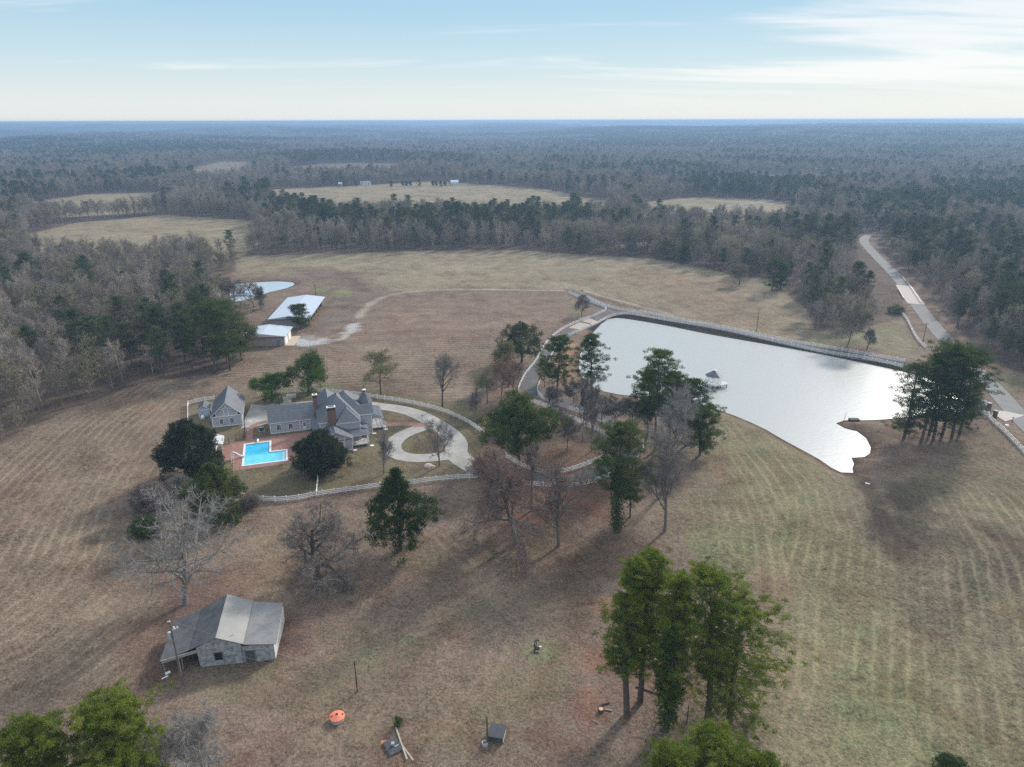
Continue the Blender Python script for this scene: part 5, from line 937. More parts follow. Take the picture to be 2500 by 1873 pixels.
fence('fence', z5p([(355,254),(420,285),(480,310),(540,325),(600,335),(700,348),(800,366),(1100,425),(1400,486),(1700,541),(2020,600)]), 'white fence on the far side of the straight lake road', th=.12)
fence('fence', z6p([(1690,1022),(1722,1062),(1800,1132),(1930,1272),(2100,1450)]), 'white fence running from the gate pillar off the right edge')
fence('fence', z6p([(1590,995),(1640,1003),(1688,1015)]), 'short white fence between the small dark tree and the gate')
fence('fence', [(2396,986),(2404,990),(2413,995)], 'tiny white fence piece beside the far gate pillar')
fence('fence', z6p([(1100,316),(1125,335),(1150,375),(1200,475),(1240,525),(1268,552)]), 'white fence between the far slope and the public road')
fence('fence', z1p([(28,520),(27,450),(30,385),(90,370),(150,357),(205,350)]), 'white fence round the corner behind the small shed')
wm = MB().box(-.05,.05,-.05,.05,-.1,.75); wo_ = wm.build('post', polem); WP_ = wo_.data; bpy.data.objects.remove(wo_)
galv = mat('guard_rail_steel', (.50,.50,.49), .5, .5, .4)
fence('guard_rail', z6p([(1108,80),(1150,130),(1195,192),(1236,250)]), 'grey guard rail on the right side of the road bridge', cat='guard rail', mat_=galv, rails=(.6,), postm_=WP_, th=.34, d=.1)
fence('guard_rail', z6p([(1085,165),(1103,196),(1120,225)]), 'grey guard rail on the left side of the road bridge', cat='guard rail', mat_=galv, rails=(.6,), postm_=WP_, th=.34, d=.1)
# black yard fence by the pool
bp_ = MB().box(-.06,.06,-.06,.06,-.05,1.6); bo_ = bp_.build('post', postm); BP_ = bo_.data; bpy.data.objects.remove(bo_)
z7 = lambda L: [(x/10.05+500, y/10.05+1030) for x, y in L]
fence('wire_fence', z7([(470,600),(585,540),(770,490),(965,460)]), 'black wire fence with dark posts at the upper left of the pool deck', mat_=postm, rails=(.5,1.0,1.5), postm_=BP_, gap=2.0, th=.025, d=.025)
fence('wire_fence', z7([(965,460),(990,230),(985,90)]), 'black wire fence running from the pool deck to the cottage corner', mat_=postm, rails=(.5,1.0,1.5), postm_=BP_, gap=2.4, th=.025, d=.025)
ar = PX(*z7([(1110,200)])[0]); a_ = MB()
for x in (-.75,.75):
    for y in (-.3,.3): a_.bar((x,y,0),(x,y,1.9),.08)
    for z in (.4,.8,1.2,1.6): a_.bar((x,-.3,z),(x,.3,z),.05)
for y in (-.3,.3):
    P = [(.75*math.cos(t), y, 1.9+.55*math.sin(t)) for t in np.linspace(0, math.pi, 9)]; [a_.bar(P[i], P[i+1], .08) for i in range(8)]
for t in np.linspace(.2, math.pi-.2, 8): a_.bar((.75*math.cos(t),-.3,1.9+.55*math.sin(t)),(.75*math.cos(t),.3,1.9+.55*math.sin(t)),.05)
ao = a_.build('garden_arch', white, None, (ar[0], ar[1], 0)); ao.rotation_euler = (0, 0, TH); tag(ao, 'white trellis arch over the brick path by the parking pad', 'arch')
ac = PX(*z7([(1400,225)])[0]); ae = empty('air_conditioner', (ac[0], ac[1], 0), TH); tag(ae, 'grey air conditioning unit on a pad left of the house wing', 'air conditioner')
MB().box(-.75,.75,-.6,.6,0,.12).build('pad', conc, ae); MB().box(-.5,.5,-.4,.4,.12,1.0).build('case', mat('dark_grille', (.07,.08,.085), .6), ae); MB().box(-.52,.52,-.42,.42,1.0,1.06).tube([(0,0,1.06),(0,0,1.12)],.3,12).build('top', mat('grey_metal', (.33,.36,.36), .5), ae)
# utility poles
def pole(name, b, h, label, r=.15, m=polem, lean=(0, 0), extra=None, cat='pole'):
    e = empty(name, b); tag(e, label, cat); MB().tube([(0,0,-.2),(lean[0]*h/2,lean[1]*h/2,h/2),(lean[0]*h,lean[1]*h,h)], [r,r*.85,r*.68], 8).build('shaft', m, e)
    if extra: extra(e, h)
    return e
def trafo(e, h):
    MB().tube([(-.42,0,h-2.75),(-.42,0,h-1.75)], .26, 12).tube([(-.42,0,h-1.75),(-.42,0,h-1.62)],[.27,.12],12).build('transformer', mat('transformer_grey', (.42,.48,.52), .4, .5), e, smooth=False)
    MB().tube([(.1,0,h-1.3),(.9,.1,h-1.0)], .05, 6).tube([(.35,.05,h-1.25),(.35,.05,h-.85)], .11, 8).tube([(.8,.1,h-1.05),(.8,.1,h-.8)], .07, 8).build('bracket', white, e)
    MB().tube([(0,0,h),(0,0,h+.25)], .06, 6).tube([(-.3,0,h+.05),(-.05,0,h+.1)], .07, 6).build('insulator', white, e)
b = AT(447, 1674); hp = height_at(b, 1519); PB = pole('utility_pole', b, hp, 'tall grey utility pole with a transformer in front of the old barn lean-to', .19, extra=trafo)
b2 = AT(872.5, 1689); hp2 = height_at(b2, 1614); P2_ = pole('wooden_post', b2, hp2, 'thin dark wooden post standing alone right of the old barn', .10, postm)
for nm, xb, yb, yt, lab, r in (('utility_pole',1847,808,752,'grey utility pole just above the middle of the lake road',.16),('utility_pole',2253,836,788,'dark utility pole between the white fence and the public road',.16),('utility_pole',1420,742,707,'utility pole beside the round bare tree near the lake road corner',.14),
        ('utility_pole',771,722,694,'short utility pole behind the long metal barn',.13),('lamp_post',783,955,939,'short dark lamp post behind the back gable of the house',.07)):
    b_ = AT(xb, yb); pole(nm, b_, height_at(b_, yt), lab, r, postm if r < .16 else polem, extra=(lambda e, h: MB().bar((-.9,0,h-.5),(.9,0,h-.5),.1,.12).build('crossarm', postm, e)) if nm == 'utility_pole' else (lambda e, h: MB().tube([(0,0,h),(0,0,h+.35)], [.2,.14], 8).build('lamp_head', postm, e)))
def wire(a, c, sag, label, r=.012):
    a = np.array(a); c = np.array(c); P = [a+(c-a)*t-np.array([0,0,sag*4*t*(1-t)]) for t in np.linspace(0,1,14)]; o = MB().tube([p-a for p in P], r, 4).build('wire', mat('wire_grey', (.35,.35,.34), .5), None, tuple(a)); tag(o, label, 'wire'); return o
pt = np.array([b[0], b[1], b[2]+hp]); far_pole = np.array([PX(1700,1960)[0], PX(1700,1960)[1], 7.5])
wire(pt+[0,0,.2], far_pole+[0,0,1.0], 1.6, 'thin upper wire crossing from the tall transformer pole over the old barn'); wire(pt-[0,0,1.9], far_pole-[0,0,.6], 2.0, 'thin lower wire crossing from the tall transformer pole over the old barn')
# white buckets by the lean-to
for (x, y), lab, s in (((380+262/8.72,1500+1272/8.72),'white plastic drum lying by the lean-to posts',1.0),((380+200/8.72,1500+1345/8.72),'thin white board in the grass by the lean-to posts',.6)):
    b_ = AT(x, y); o = (MB().tube([(-.35,0,.2),(.35,.0,.2)], .2, 10) if s == 1 else MB().box(-.45,.45,-.1,.1,0,.08)).build('drum' if s == 1 else 'board', white, None, tuple(b_)); o.rotation_euler = (0,0,.75); tag(o, lab, 'drum' if s == 1 else 'board')
# orange lidded well cover
b_ = AT(824, 1758); e = empty('water_trough', b_, .25); tag(e, 'round concrete tub with a faded orange slotted lid in the grass', 'tub')
MB().tube([(0,0,0),(0,0,.62)], [.88,.92], 20).build('base', mat('whitish_concrete', (.46,.44,.42), .9, vary=.15), e)
lidm = mat('faded_orange_lid', (.78,.22,.13), .55, .4, vary=.12, vscale=2)
MB().tube([(0,0,.60),(0,0,.70),(0,0,.80),(0,0,1.0)], [1.0,1.0,.72,.22], 20).build('lid', lidm, e); MB().tube([(0,0,.98),(0,0,1.06)], .16, 10).build('knob', mat('dark_red_knob', (.05,.01,.01), .7), e)
for a in (0.0, math.pi): MB().box(.35,.85,-.06,.10,.78,.86).build('slot', mat('dark_red_slot', (.22,.03,.02), .8), e).rotation_euler = (0, 0, a)
MB().bar((0,-.3,.93),(.0,-.97,.72),.07,.05).bar((0,.3,.93),(0,.97,.72),.07,.05).build('rib', lidm, e)
# pump house, post and ring
u0, u1 = np.array([-3.18,69.26]), np.array([-1.29,68.83]); e = empty('pump_house', (u0[0], u0[1], gz(*u0)), math.atan2(*(u1-u0)[::-1])); tag(e, 'little block pump house with a dark tin roof beside a post', 'pump house')
MB().box(0,1.9,0,1.75,0,.95).build('wall', mat('dark_block', (.085,.09,.092), .9, vary=.4, vscale=3), e); MB().box(1.905,1.93,.05,1.7,.05,.9).build('side_panel', mat('pale_panel', (.5,.49,.45), .8), e)
MB().solid([(-.08,-.12,.93),(2.0,-.12,.93),(2.0,1.9,1.12),(-.08,1.9,1.12),(-.08,-.12,1.0),(2.0,-.12,1.0),(2.0,1.9,1.19),(-.08,1.9,1.19)], [(3,2,1,0),(4,5,6,7),(0,1,5,4),(1,2,6,5),(2,3,7,6),(3,0,4,7)]).build('roof', banded('dark_tin', (.075,.08,.09), .16, 1, .5, .5, .4, .1, .15), e)
b_ = AT(1190, 1817); pole('wooden_post', b_, height_at(b_, 1749), 'mossy wooden post beside the little pump house', .13, mat('mossy_wood', (.11,.10,.055), .9))
b_ = AT(1184, 1816); e = empty('concrete_ring', b_+[0,-.15,0]); tag(e, 'small white concrete ring at the foot of the mossy post', 'ring'); rg = MB(); k = 16
R1 = [(.40*math.cos(a), .40*math.sin(a)) for a in np.linspace(0, 2*math.pi, k, False)]; R2 = [(.27*math.cos(a), .27*math.sin(a)) for a in np.linspace(0, 2*math.pi, k, False)]
rg.solid([(x,y,0) for x,y in R1]+[(x,y,.42) for x,y in R1]+[(x,y,.42) for x,y in R2]+[(x,y,.05) for x,y in R2], [(i,(i+1)%k,k+(i+1)%k,k+i) for i in range(k)]+[(k+i,k+(i+1)%k,2*k+(i+1)%k,2*k+i) for i in range(k)]+[(2*k+i,2*k+(i+1)%k,3*k+(i+1)%k,3*k+i) for i in range(k)]+[tuple(range(3*k,4*k))]).build('shell', mat('whitish_concrete', (1,1,1)), e)
# fallen platform and boards
C4 = [np.array(p) for p in ((-15.37,67.12),(-14.02,67.93),(-15.09,69.84),(-16.54,68.99))]; cc = sum(C4)/4; e = empty('fallen_platform', (cc[0], cc[1], gz(*cc))); tag(e, 'collapsed dark roofed platform with a metal box on top', 'platform')
P = [(p[0]-cc[0], p[1]-cc[1]) for p in C4]; MB().solid([(*P[0],.28),(*P[1],.45),(*P[2],.30),(*P[3],.18),(*P[0],.36),(*P[1],.53),(*P[2],.38),(*P[3],.26)], [(3,2,1,0),(4,5,6,7),(0,1,5,4),(1,2,6,5),(2,3,7,6),(3,0,4,7)]).build('deck', mat('dark_felt', (.075,.08,.09), .8, vary=.3, vscale=2), e)
MB().bar((*P[0],.2),(*P[1],.34),.10,.3).bar((*P[0],.1),(*P[3],.1),.1,.2).bar((P[1][0],P[1][1],.1),(P[2][0],P[2][1],.15),.08,.25).build('frame', mat('grey_trim', (1,1,1)), e)
MB().box(-.2,.2,-.2,.22,.38,.72).tube([(-.15,-.1,.72),(-.7,-.7,.4)],.03,5).bar((.3,-.35,.45),(.75,-.05,.52),.2,.05).build('motor_box', mat('grey_metal', (1,1,1)), e)
for p0, p1, z0, z1_, lab in (((-15.37,71.6),(-13.16,66.4),.12,.35,'long pale board lying across the corner of the fallen platform'),((-14.55,69.3),(-12.40,66.4),.06,.1,'thin dark board beside the long pale one')):
    g = gz(*p0); o = MB().bar((0,0,z0),(p1[0]-p0[0],p1[1]-p0[1],z1_),.20 if 'pale' in lab else .12,.07).build('board', mat('pale_board', (.40,.37,.30), .9, vary=.2) if 'pale' in lab else polem, None, (p0[0], p0[1], g)); tag(o, lab, 'board')
o = MB().box(-1,1,-.6,.6,.0,.05).build('board', mat('rusty_sheet', (.42,.20,.10), .9, vary=.4), None, tuple(AT(938,1812))); o.scale = (.45,.45,1); tag(o, 'small orange brown sheet behind the fallen platform', 'board')
# black hand pump / stand in the grass
b_ = AT(1311, 1589); e = empty('exercise_bench', b_, -.15); tag(e, 'black metal frame chair with curved back, alone in the green patch', 'metal frame')
blk = mat('black_paint', (.012,.012,.013), .4, .5); MB().bar((-.35,-.45,.05),(-.35,.9,.05),.09).bar((.45,-.5,.05),(.35,.3,.05),.09).bar((-.35,-.45,.05),(.45,-.5,.05),.09).bar((-.35,.3,.05),(.4,.3,.05),.09).build('base', blk, e)
MB().tube([(-.3,.3,.05),(-.45,.4,.7),(-.35,.5,1.25),(-.05,.55,1.5),(.25,.55,1.5)], .09, 7).tube([(-.1,.3,.05),(-.22,.38,.7),(-.1,.5,1.25)], .06, 6).build('back', blk, e); MB().box(-.3,.35,-.2,.3,.42,.5).bar((-.3,-.2,.05),(-.3,-.2,.45),.06).bar((.3,-.2,.05),(.3,-.2,.45),.06).build('seat', blk, e)
MB().box(.3,.65,.1,.3,.6,.7).bar((.38,-.5,.12),(.30,.12,.35),.07,.04).build('tray', white, e)
# stump, logs
b_ = AT(1467, 1738); e = empty('tree_stump', b_); tag(e, 'freshly cut tree stump left of the front pines', 'stump'); MB().tube([(0,0,-.1),(0,0,.5)], [.42,.33], 12).build('bark', mat('bark', (1,1,1)), e); MB().tube([(0,0,.5),(0,0,.53)], .30, 12).build('cut_face', mat('cut_wood', (.62,.42,.28), .8), e)
for i, (x, y, L, a, lab) in enumerate([(1478,1720,1.3,.3,'dark log behind the tree stump'),(1486,1735,.9,-.2,'short pale log right of the tree stump'),(1454,1763,.9,-.6,'short pale stick in front of the tree stump'),(1583,1688,3.6,-.45,'long fallen trunk between the front pines')]):
    o = MB().tube([(-L/2,0,.1),(L/2,0,.12)], [.11 if i != 2 else .05, .09 if i != 2 else .04], 8).build('log', bark if i in (0, 3) else mat('pale_wood', (.42,.36,.30), .9), None, tuple(AT(x, y))); o.rotation_euler = (0, 0, a); tag(o, lab, 'log')
b_ = AT(1624, 1790); h = height_at(b_, 1746); pole('wooden_post', b_, h, 'grey fence post in front of the ivy wrapped pine', .09, polem)
b_ = AT(1677, 1765); pole('wooden_post', b_, height_at(b_, 1722), 'rust coloured post between the front pines', .09, mat('rusty_wood', (.20,.08,.045), .9))
for y0, lab, hh in ((1750,'lower strand of wire left of the front pines',1.2),(1717,'upper strand of wire left of the front pines',2.0)):
    a = AT(1450, y0+18); c = AT(1655, y0+58 if hh < 2 else y0+50); wire(a+[0,0,hh*.6], c+[0,0,hh*.6], .1, lab, .014)
# gate pillars, mailbox, bits by the road
for (x, y, yt), lab in (((2413,1001,983.5),'far brick gate pillar with a pale cap'),((2428,1019,1002),'near brick gate pillar with a pale cap')):
    b_ = AT(x, y); h = height_at(b_, yt); e = empty('gate_pillar', b_, .5); tag(e, lab, 'pillar', 'brick pillars of the gate'); MB().box(-.42,.42,-.42,.42,-.1,h-.15).build('shaft', mat('brown_brick', (.13,.085,.07), .9, vary=.3, vscale=4), e); MB().box(-.5,.5,-.5,.5,h-.15,h).build('cap', conc, e)
b_ = AT(2471.5, 1030); e = empty('mailbox', b_, .6); tag(e, 'mailbox on a post at the mouth of the gate drive', 'mailbox'); MB().box(-.06,.06,-.06,.06,-.1,1.1).build('post', polem, e); MB().box(-.28,.28,-.13,.13,1.1,1.32).tube([(-.28,0,1.32),(.28,0,1.32)], .13, 10).build('box', mat('grey_metal', (1,1,1)), e)
o = MB().tube([(0,0,0),(0,0,.12),(0,0,.2)], [.5,.4,.1], 8).build('rock', white, None, tuple(AT(2458.5, 1038.5))); tag(o, 'white rock on the verge between the fence and the mailbox', 'rock')
o = MB().tube([(0,0,0),(0,0,.3),(0,0,.5)], [1.1,.8,.3], 7).tube([(1.2,-.5,0),(1.2,-.5,.3)], [.5,.3], 6).build('rock', mat('pale_stone', (.58,.48,.42), .9), None, tuple(AT(1045, 1137))); tag(o, 'pale stone beside the tree at the circular drive', 'rock')
b_ = AT(2060, 1025); e = empty('pump_box', b_+[0,-1,0]); tag(e, 'dark wooden box on the spit at the lake', 'box'); MB().box(.8,3.3,-1.2,.3,0,.9).build('case', mat('dark_green_box', (.05,.055,.05), .8), e)
b_ = AT(2061, 1024.5); pole('pole', b_, height_at(b_, 1007), 'thin leaning stick at the end of the lake spit', .06, polem, (.13, 0))
b_ = AT(1277, 763*0+776) if False else AT(1367, 724); pole('wooden_post', AT(1399, 719), 1.8, 'dark post at the top end of the field side fence', .12, postm)
b_ = AT(1031, 1028); pole('lamp_post', b_, height_at(b_, 1015), 'thin lamp post at the edge of the circular drive', .05, postm, extra=lambda e, h: MB().tube([(0,0,h),(0,0,h+.3)], [.16,.1], 8).build('lamp_head', postm, e))
o = MB().tube([(-.7,0,.12),(-.3,.1,.2),(.5,0,.1)], [.12,.2,.05], 6).build('log', mat('pale_wood', (1,1,1)), None, tuple(AT(1462.5, 938))); tag(o, 'driftwood at the lake edge', 'log')
o = MB().box(-.5,.5,-.2,.2,0,.1).build('board', white, None, tuple(AT(2118, 1181))); o.rotation_euler = (0, 0, -.6); tag(o, 'white scrap in the wet ditch below the lake', 'board')
# far buildings among the woods
def far_house(x, y, w, dp, h, label, rm=None, wm_=None, cat='house', rz=.1):
    b_ = AT(x, y); e = empty('farm_house', b_, rz); tag(e, label, cat); MB().box(-w/2, w/2, 0, dp, -1, h).build('wall', wm_ or white, e); g = MB(); gable(g, -w/2-.4, w/2+.4, -.5, dp+.5, h+.02, h+h*.55, 'x'); g.build('roof', [rm or metal_roof, white], e)
    d = MB(); [d.box(-w/2+w*(i+.5)/3-.6, -w/2+w*(i+.5)/3+.6, -.06, -.01, .8, 2.1) for i in range(3)]; d.build('window', glass, e)
far_house(1110, 453, 9, 8, 4, 'white barn at the far edge of the large distant field'); far_house(831, 455, 4, 4, 3, 'tiny white shed at the left of the large distant field')
far_house(892, 452, 12, 6, 3, 'low pale blue house behind the large distant field', rm=mat('blue_grey_roof', (.28,.36,.44), .6)); far_house(1948, 421, 10, 8, 5, 'white house in the clearing in the distant right woods')
far_house(2018, 422, 34, 10, 5, 'long low grey building in the clearing in the distant right woods', rm=mat('grey_far_roof', (.32,.33,.36), .7), wm_=mat('grey_far_wall', (.32,.31,.31), .8)); far_house(1181, 384, 26, 12, 7, 'white roofed farm building deep in the distant woods')
far_house(1371, 356, 60, 30, 8, 'wide white industrial hall far off in the woods', cat='hall'); far_house(1727, 339, 40, 30, 10, 'pale hall on the far hillside', cat='hall')
for i, (x, y, yt) in enumerate([(984,454,442),(993,454,441),(1003,454,441),(1024,455,436),(1057,454,440),(1065,454,441),(1076,455,441),(1086,454,443),(840,456,440),(870,455,440),(955,456,442)]):
    b_ = AT(x, y); H = height_at(b_, yt); t1, c1 = (pine(500+i, H, H*.3, base=.15, nb=14, pads=3, n=20, padr=1.2, size=1.0, rt=.3, leafm='pine_wood_needles') if i < 3 else (PINE_FAR if False else pine(500+i, H, H*.3, base=.1, nb=14, pads=3, n=20, padr=1.2, size=1.0, rt=.3, leafm='pine_wood_needles')))
    e = plant('pine_tree' , (t1, c1), b_, 'round dark evergreen in the row on the large distant field', 'tree', 'evergreens in a row on the distant field')
# ------------------------------------------------------------------ the woods
def in_forest(X, Y):
    m = ~inpoly(X, Y, OPEN)
    for p in FAR_OPEN: m &= ~inpoly(X, Y, p)
    near = np.hypot(X, Y) < 1200; d = np.full(X.shape, 99.)
    d[near] = np.minimum(dist_line(X[near], Y[near], ROADLINE)-5, np.minimum(dist_line(X[near], Y[near], FARROAD)-3, dist_line(X[near], Y[near], FARROAD2)-3)); m &= d > 1.5
    for hz_ in (2., 5., 8., 11., 14., 17.):                       # keep the public road open towards the farm side
        k_ = H0/(H0-hz_); m[near] &= ~((dist_line(X[near]*k_, Y[near]*k_, ROADLINE[:14]) < 6.0))
    d2 = dist_line(X[near], Y[near], POND, True); mm = m[near]; mm &= (d2 > 2) & ~inpoly(X[near], Y[near], POND); m[near] = mm
    return m
def scatter(r0, r1, gap, az=46):
    g = np.arange(-r1, r1, gap); X, Y = np.meshgrid(g, g[g > -40]); X = X.ravel()+rng.uniform(-.46, .46, X.size)*gap; Y = Y.ravel()+rng.uniform(-.46, .46, Y.size)*gap
    r = np.hypot(X, Y); a = np.degrees(np.arctan2(X, Y)); k = (r >= r0) & (r < r1) & (np.abs(a) < az+np.where(r < 300, 14, 0)) & (r > 60); X, Y = X[k], Y[k]; f = in_forest(X, Y); return X[f], Y[f]
def proto(kind, seed):
    r = np.random.default_rng(seed)
    if kind == 'bare':
        H, R = 15+r.random()*4, 4.2+r.random(); S, T = skeleton(r, 3, trunk=.28, nlimb=12, kids=(6, 4), spread=44, up=.13, rtrunk=.013, lens=(.5, .5, .5)); A, B_, R0, R1, lv, T = fit(S, T, H, R)
        m = lv <= 1; V, F = tubes_np(A[m], B_[m], np.maximum(R0[m], .05), np.maximum(R1[m], .035), 3); V2, F2 = ribbons(r, A[~m], B_[~m], np.where(lv[~m] == 2, .045, .03))
        fi = np.where(lv >= 2)[0]; n = 1500; ix = r.choice(fi, n); t = r.random((n, 1)); a = A[ix]*(1-t)+B_[ix]*t; d = r.normal(0, 1, (n, 3))+[0, 0, .5]; d /= np.linalg.norm(d, axis=1, keepdims=True); V3, F3 = ribbons(r, a, a+d*(.6+.9*r.random((n, 1))), np.full(n, .038))
        return mk('bare_forest_tree', [(V, F, .25, 'twigs_wood'), (V2, F2, r.random(len(F2)), 'twigs_wood'), (V3, F3, r.random(n), 'twigs_wood')]), H
    if kind == 'leafy':
        H, R = 13+r.random()*3, 4.6+r.random(); S, T = skeleton(r, 2, trunk=.2, nlimb=12, kids=(7, 4), spread=50, up=.12, rtrunk=.014); A, B_, R0, R1, lv, T = fit(S, T, H, R); m = lv <= 1
        V, F = tubes_np(A[m], B_[m], np.maximum(R0[m], .05), np.maximum(R1[m], .03), 3); T = T[T[:, 2] > 2]; LV, LF, rn = leaves_np(r, T, 15, 1.25, .55, .8, .5); return mk('leafy_forest_tree', [(V, F, .3, 'twigs_wood'), (LV, LF, rn, 'olive_wood_leaves')]), H
    H, R = 17+r.random()*4, 3.4+r.random(); t_, c_ = pine(seed, H, R, base=.40 if kind == 'pine' else .12, nb=30, pads=4, n=20, padr=1.05, size=.75, leafm='pine_wood_needles', rt=.22, shape='round' if kind == 'pine' else 'cone')
    me = c_; tv = np.zeros(len(t_.vertices)*3, np.float32); t_.vertices.foreach_get('co', tv); cv = np.zeros(len(c_.vertices)*3, np.float32); c_.vertices.foreach_get('co', cv)
    tf = np.zeros(len(t_.loops), np.int32); t_.loops.foreach_get('vertex_index', tf); cf = np.zeros(len(c_.loops), np.int32); c_.loops.foreach_get('vertex_index', cf)
    ci = np.zeros(len(c_.polygons), np.int32); c_.polygons.foreach_get('material_index', ci); ra = np.zeros(len(c_.polygons), np.float32); c_.attributes['rnd'].data.foreach_get('value', ra)
    V = np.concatenate([tv.reshape(-1, 3), cv.reshape(-1, 3)]); F = np.concatenate([tf.reshape(-1, 3), cf.reshape(-1, 3)+len(tv)//3]); mi = np.concatenate([np.zeros(len(tf)//3, int), ci])
    bpy.data.meshes.remove(t_); bpy.data.meshes.remove(c_)
    return np_mesh('pine_forest_tree', V, F, [MATS['pine_bark'], MATS['pine_wood_needles']], mi, {'rnd': ('FACE', 'FLOAT', np.concatenate([np.full(len(tf)//3, .4), ra]))}), H
PROTO = {'bare': [proto('bare', 300+i) for i in range(5)], 'pine': [proto('pine', 320+i) for i in range(4)], 'leafy': [proto('leafy', 340+i) for i in range(3)], 'young_pine': [proto('young', 360)]}
def kinds(X, Y):
    """which kind of tree grows where"""
    px, py, v = to_px(X, Y, np.zeros_like(X)); px /= 1.1302; py /= 1.1302
    n = vnoise(X, Y, 120, 21)*.6+vnoise(X, Y, 38, 31)*.4; r = rng.random(len(X)); pp = .04+.50*sstep((n-.60)/.10)
    for x, y, rx, ry, a in [(360,800,190,45,.75),(480,760,60,60,.8),(720,500,120,14,.6),(860,520,120,25,.3),(640,480,60,30,.6),(2140,740,150,110,.45),(1900,620,60,60,.25),(1740,640,40,30,.3),(1840,700,50,30,.3),(1650,425,120,14,.8),(1560,415,80,14,.6),(760,350,170,12,.8),(100,335,240,10,.5),
                            (20,640,60,40,.6),(1950,470,90,30,.5),(900,505,150,16,.4),(1100,420,260,8,.3),(1000,405,60,8,.7),(90,440,60,14,.6),(2000,540,140,60,.12),(1500,320,300,10,.5),(400,330,200,8,.6)]:
        q = ((px-x)/rx)**2+((py-y)/ry)**2; pp = np.maximum(pp, a*sstep(1.6-q))
    for x, y, rx, ry in [(600,590,120,12),(1200,540,400,20),(1000,470,300,12),(200,560,200,30),(100,600,150,40)]:
        q = ((px-x)/rx)**2+((py-y)/ry)**2; pp = np.where(q < 1, pp*.45, pp)
    pp = np.where((px > 1580) & (px < 1960) & (py > 550) & (py < 730), np.minimum(pp, .16), pp)
    pp = np.where(np.hypot(X, Y) > 900, pp*.65, pp)
    lf = .24+.40*sstep((vnoise(X, Y, 60, 51)-.5)/.2); k = np.where(r < pp, 1, np.where(rng.random(len(X)) < lf, 2, 0)); yp = (((px-730)/150)**2+((py-522)/16)**2 < 1) & (rng.random(len(X)) < .6); return np.where(yp, 3, k)
KN = ['bare', 'pine', 'leafy', 'young_pine']
def gn_wood(name, X, Y, Z, idx, protos, scl, label, cat):
    me = bpy.data.meshes.new(name); me.vertices.add(len(X)); me.vertices.foreach_set('co', np.stack([X, Y, Z], 1).astype(np.float32).ravel())
    for an, v, ty in (('pick', idx, 'INT'), ('turn', rng.random(len(X))*6.28, 'FLOAT'), ('size', scl, 'FLOAT')):
        a = me.attributes.new(an, ty, 'POINT'); a.data.foreach_set('value', np.asarray(v, np.int32 if ty == 'INT' else np.float32))
    o = tag(link(bpy.data.objects.new(name, me)), label, cat, kind='stuff')
    ng = bpy.data.node_groups.new(name, 'GeometryNodeTree'); ng.interface.new_socket('Geometry', in_out='INPUT', socket_type='NodeSocketGeometry'); ng.interface.new_socket('Geometry', in_out='OUTPUT', socket_type='NodeSocketGeometry')
    gi = ng.nodes.new('NodeGroupInput'); go = ng.nodes.new('NodeGroupOutput'); J = ng.nodes.new('GeometryNodeJoinGeometry')
    def na(n, t):
        a = ng.nodes.new('GeometryNodeInputNamedAttribute'); a.data_type = t; a.inputs['Name'].default_value = n; return a.outputs['Attribute']
    pk, tn, sz = na('pick', 'INT'), na('turn', 'FLOAT'), na('size', 'FLOAT'); cx = ng.nodes.new('ShaderNodeCombineXYZ'); ng.links.new(tn, cx.inputs[2])
    for i, me_ in enumerate(protos):
        src = bpy.data.objects.new(me_.name, me_); oi = ng.nodes.new('GeometryNodeObjectInfo'); oi.inputs['Object'].default_value = src; oi.inputs['As Instance'].default_value = False
        eq = ng.nodes.new('FunctionNodeCompare'); eq.data_type = 'INT'; eq.operation = 'EQUAL'; ng.links.new(pk, eq.inputs[2]); eq.inputs[3].default_value = i
        ip = ng.nodes.new('GeometryNodeInstanceOnPoints'); ng.links.new(gi.outputs[0], ip.inputs['Points']); ng.links.new(eq.outputs[0], ip.inputs['Selection']); ng.links.new(oi.outputs['Geometry'], ip.inputs['Instance'])
        ng.links.new(cx.outputs[0], ip.inputs['Rotation']); ng.links.new(sz, ip.inputs['Scale']); ng.links.new(ip.outputs[0], J.inputs[0])
    ng.links.new(J.outputs[0], go.inputs[0]); md_ = o.modifiers.new('woods', 'NODES'); md_.node_group = ng; return o
# near and middle woods: single trees
X1, Y1 = scatter(120, 1000, 6.6); X2, Y2 = scatter(1000, 2500, 8.4, 39)
# a thicker hem of low growth at the wood edges
X, Y = np.concatenate([X1, X2]), np.concatenate([Y1, Y2]); K = kinds(X, Y); Z = ground_z(X, Y)-.1; R_ = np.hypot(X, Y); S_ = rng.uniform(.66, 1.04, len(X))*(.88+.24*vnoise(X, Y, 55, 77))
edge = dist_line(X, Y, OPEN, True) if True else None; S_ = np.where((edge < 9) & (R_ < 900), S_*rng.uniform(.55, 1.0, len(X)), S_); S_ = np.where(K == 3, S_*.62, S_)
order = np.argsort(R_); seen = {k: 0 for k in range(4)}; single = np.zeros(len(X), bool); ax, ay, av = to_px(X, Y, Z+8)
infr = av & (ax > -60) & (ax < 2560) & (ay < 1950)
ZN = [('left', 'in the wood left of the farm'), ('far', 'in the tree belt beyond the upper field'), ('creek', 'in the creek wood right of the upper field'), ('right', 'in the wood beyond the public road')]
TXT = {0: ('bare_tree', 'leafless grey brown tree', 'bare trees'), 1: ('pine_tree', 'dark green pine', 'pines'), 2: ('oak_tree', 'olive brown tree still in thin leaf', 'leafy trees'), 3: ('pine_tree', 'short young pine', 'young pines')}
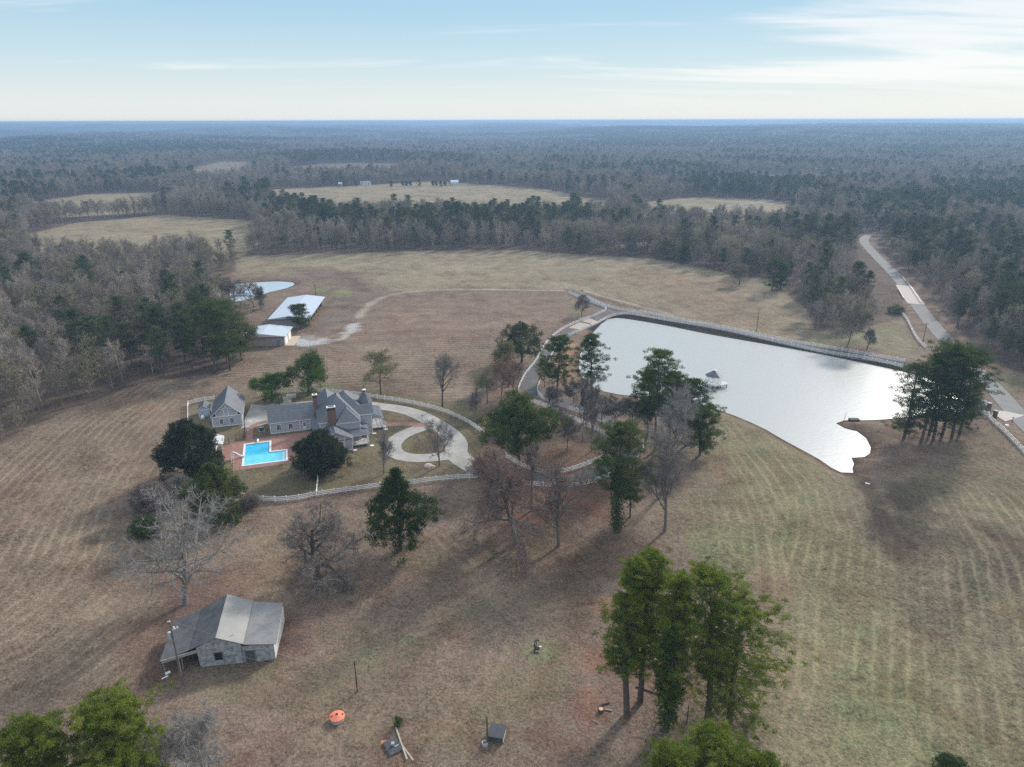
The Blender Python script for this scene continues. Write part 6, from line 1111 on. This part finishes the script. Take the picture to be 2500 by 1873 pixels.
for i in order:
    k = int(K[i])
    if not infr[i] or seen[k] >= (280, 280, 150, 60)[k]: continue
    seen[k] += 1; single[i] = True; me, _ = PROTO[KN[k]][int(rng.integers(len(PROTO[KN[k]])))]; nm, tx, gp = TXT[k]
    bx, by, _ = to_px(X[i:i+1], Y[i:i+1], Z[i:i+1]); bx = bx[0]/1.1302; by = by[0]/1.1302; road_r = dist_line(X[i:i+1], Y[i:i+1], ROADLINE)[0]
    z = 0 if bx < 520 else (1 if bx < 1560 else (2 if (bx < 1940 and by > 545) else (3 if by > 520 else 1)))
    o = link(bpy.data.objects.new(nm, me)); o.location = (X[i], Y[i], Z[i]); o.rotation_euler = (0, 0, rng.random()*6.28); s = S_[i]; o.scale = (s, s, s*rng.uniform(.9, 1.1))
    tag(o, f'{tx} {ZN[z][1]}', 'tree', f'{gp} {ZN[z][1]}')
rest = ~single
for k, (nm, lab) in enumerate([('bare_woodland', 'leafless grey brown woodland stretching away behind the fields'), ('pine_woodland', 'dark green pine woodland stretching away behind the fields'), ('leafy_woodland', 'olive brown half leafed woodland mixed through the distance'), ('pine_plantation', 'reddish green young pine plantation behind the upper field')]):
    m = rest & (K == k); pr = [p[0] for p in PROTO[KN[k]]]; gn_wood(nm, X[m], Y[m], Z[m], rng.integers(0, len(pr), m.sum()), pr, S_[m], lab, 'woodland')
# far woods: patches of canopy
def patch(seed, leafm, n=46, w=100):
    r = np.random.default_rng(seed); c = np.stack([r.uniform(-w/2, w/2, n), r.uniform(-w/2, w/2, n), r.uniform(7, 13, n)], 1); V, F, rn = leaves_np(r, c, 34, 6.0, 4.2, .75, .7); return mk('canopy_patch', [(V, F, rn, leafm)])
leaf_mat('far_bare', (.15, .13, .12), (.30, .26, .235), 0., .5); leaf_mat('far_pine', (.03, .045, .03), (.07, .085, .05), 0., .5)
PT = [patch(400+i, 'far_bare') for i in range(3)]+[patch(410+i, 'far_pine') for i in range(3)]
XF, YF = scatter(2470, 7500, 82, 38); XG, YG = scatter(7500, 15000, 150, 38); XF = np.concatenate([XF, XG]); YF = np.concatenate([YF, YG])
nf = vnoise(XF, YF, 420, 61)*.6+vnoise(XF, YF, 150, 71)*.4; kf = np.where(nf+rng.normal(0, .07, len(XF)) > .55, 3, 0)+rng.integers(0, 3, len(XF)); sf = np.where(np.hypot(XF, YF) > 7500, 1.7, 1.0)*rng.uniform(.85, 1.2, len(XF))
gn_wood('distant_woodland', XF, YF, ground_z(XF, YF)-3, kf, PT, sf, 'blue hazed forest reaching the horizon', 'woodland')
# ------------------------------------------------------------------ the air
hm = bpy.data.materials.new('haze_air'); hm.use_nodes = True; t = hm.node_tree; t.nodes.clear(); pv = t.nodes.new('ShaderNodeVolumePrincipled'); ho = t.nodes.new('ShaderNodeOutputMaterial')
pv.inputs['Color'].default_value = (.42, .64, .94, 1); pv.inputs['Density'].default_value = HAZE; pv.inputs['Anisotropy'].default_value = .25; t.links.new(pv.outputs[0], ho.inputs['Volume'])
zt = 77.0; zb = float(GZ.min())-1.0
tag(MB().box(-29500, 29500, -29500, 29500, zb, zt).build('haze', hm), 'pale blue haze over the far woods', 'haze', kind='stuff')
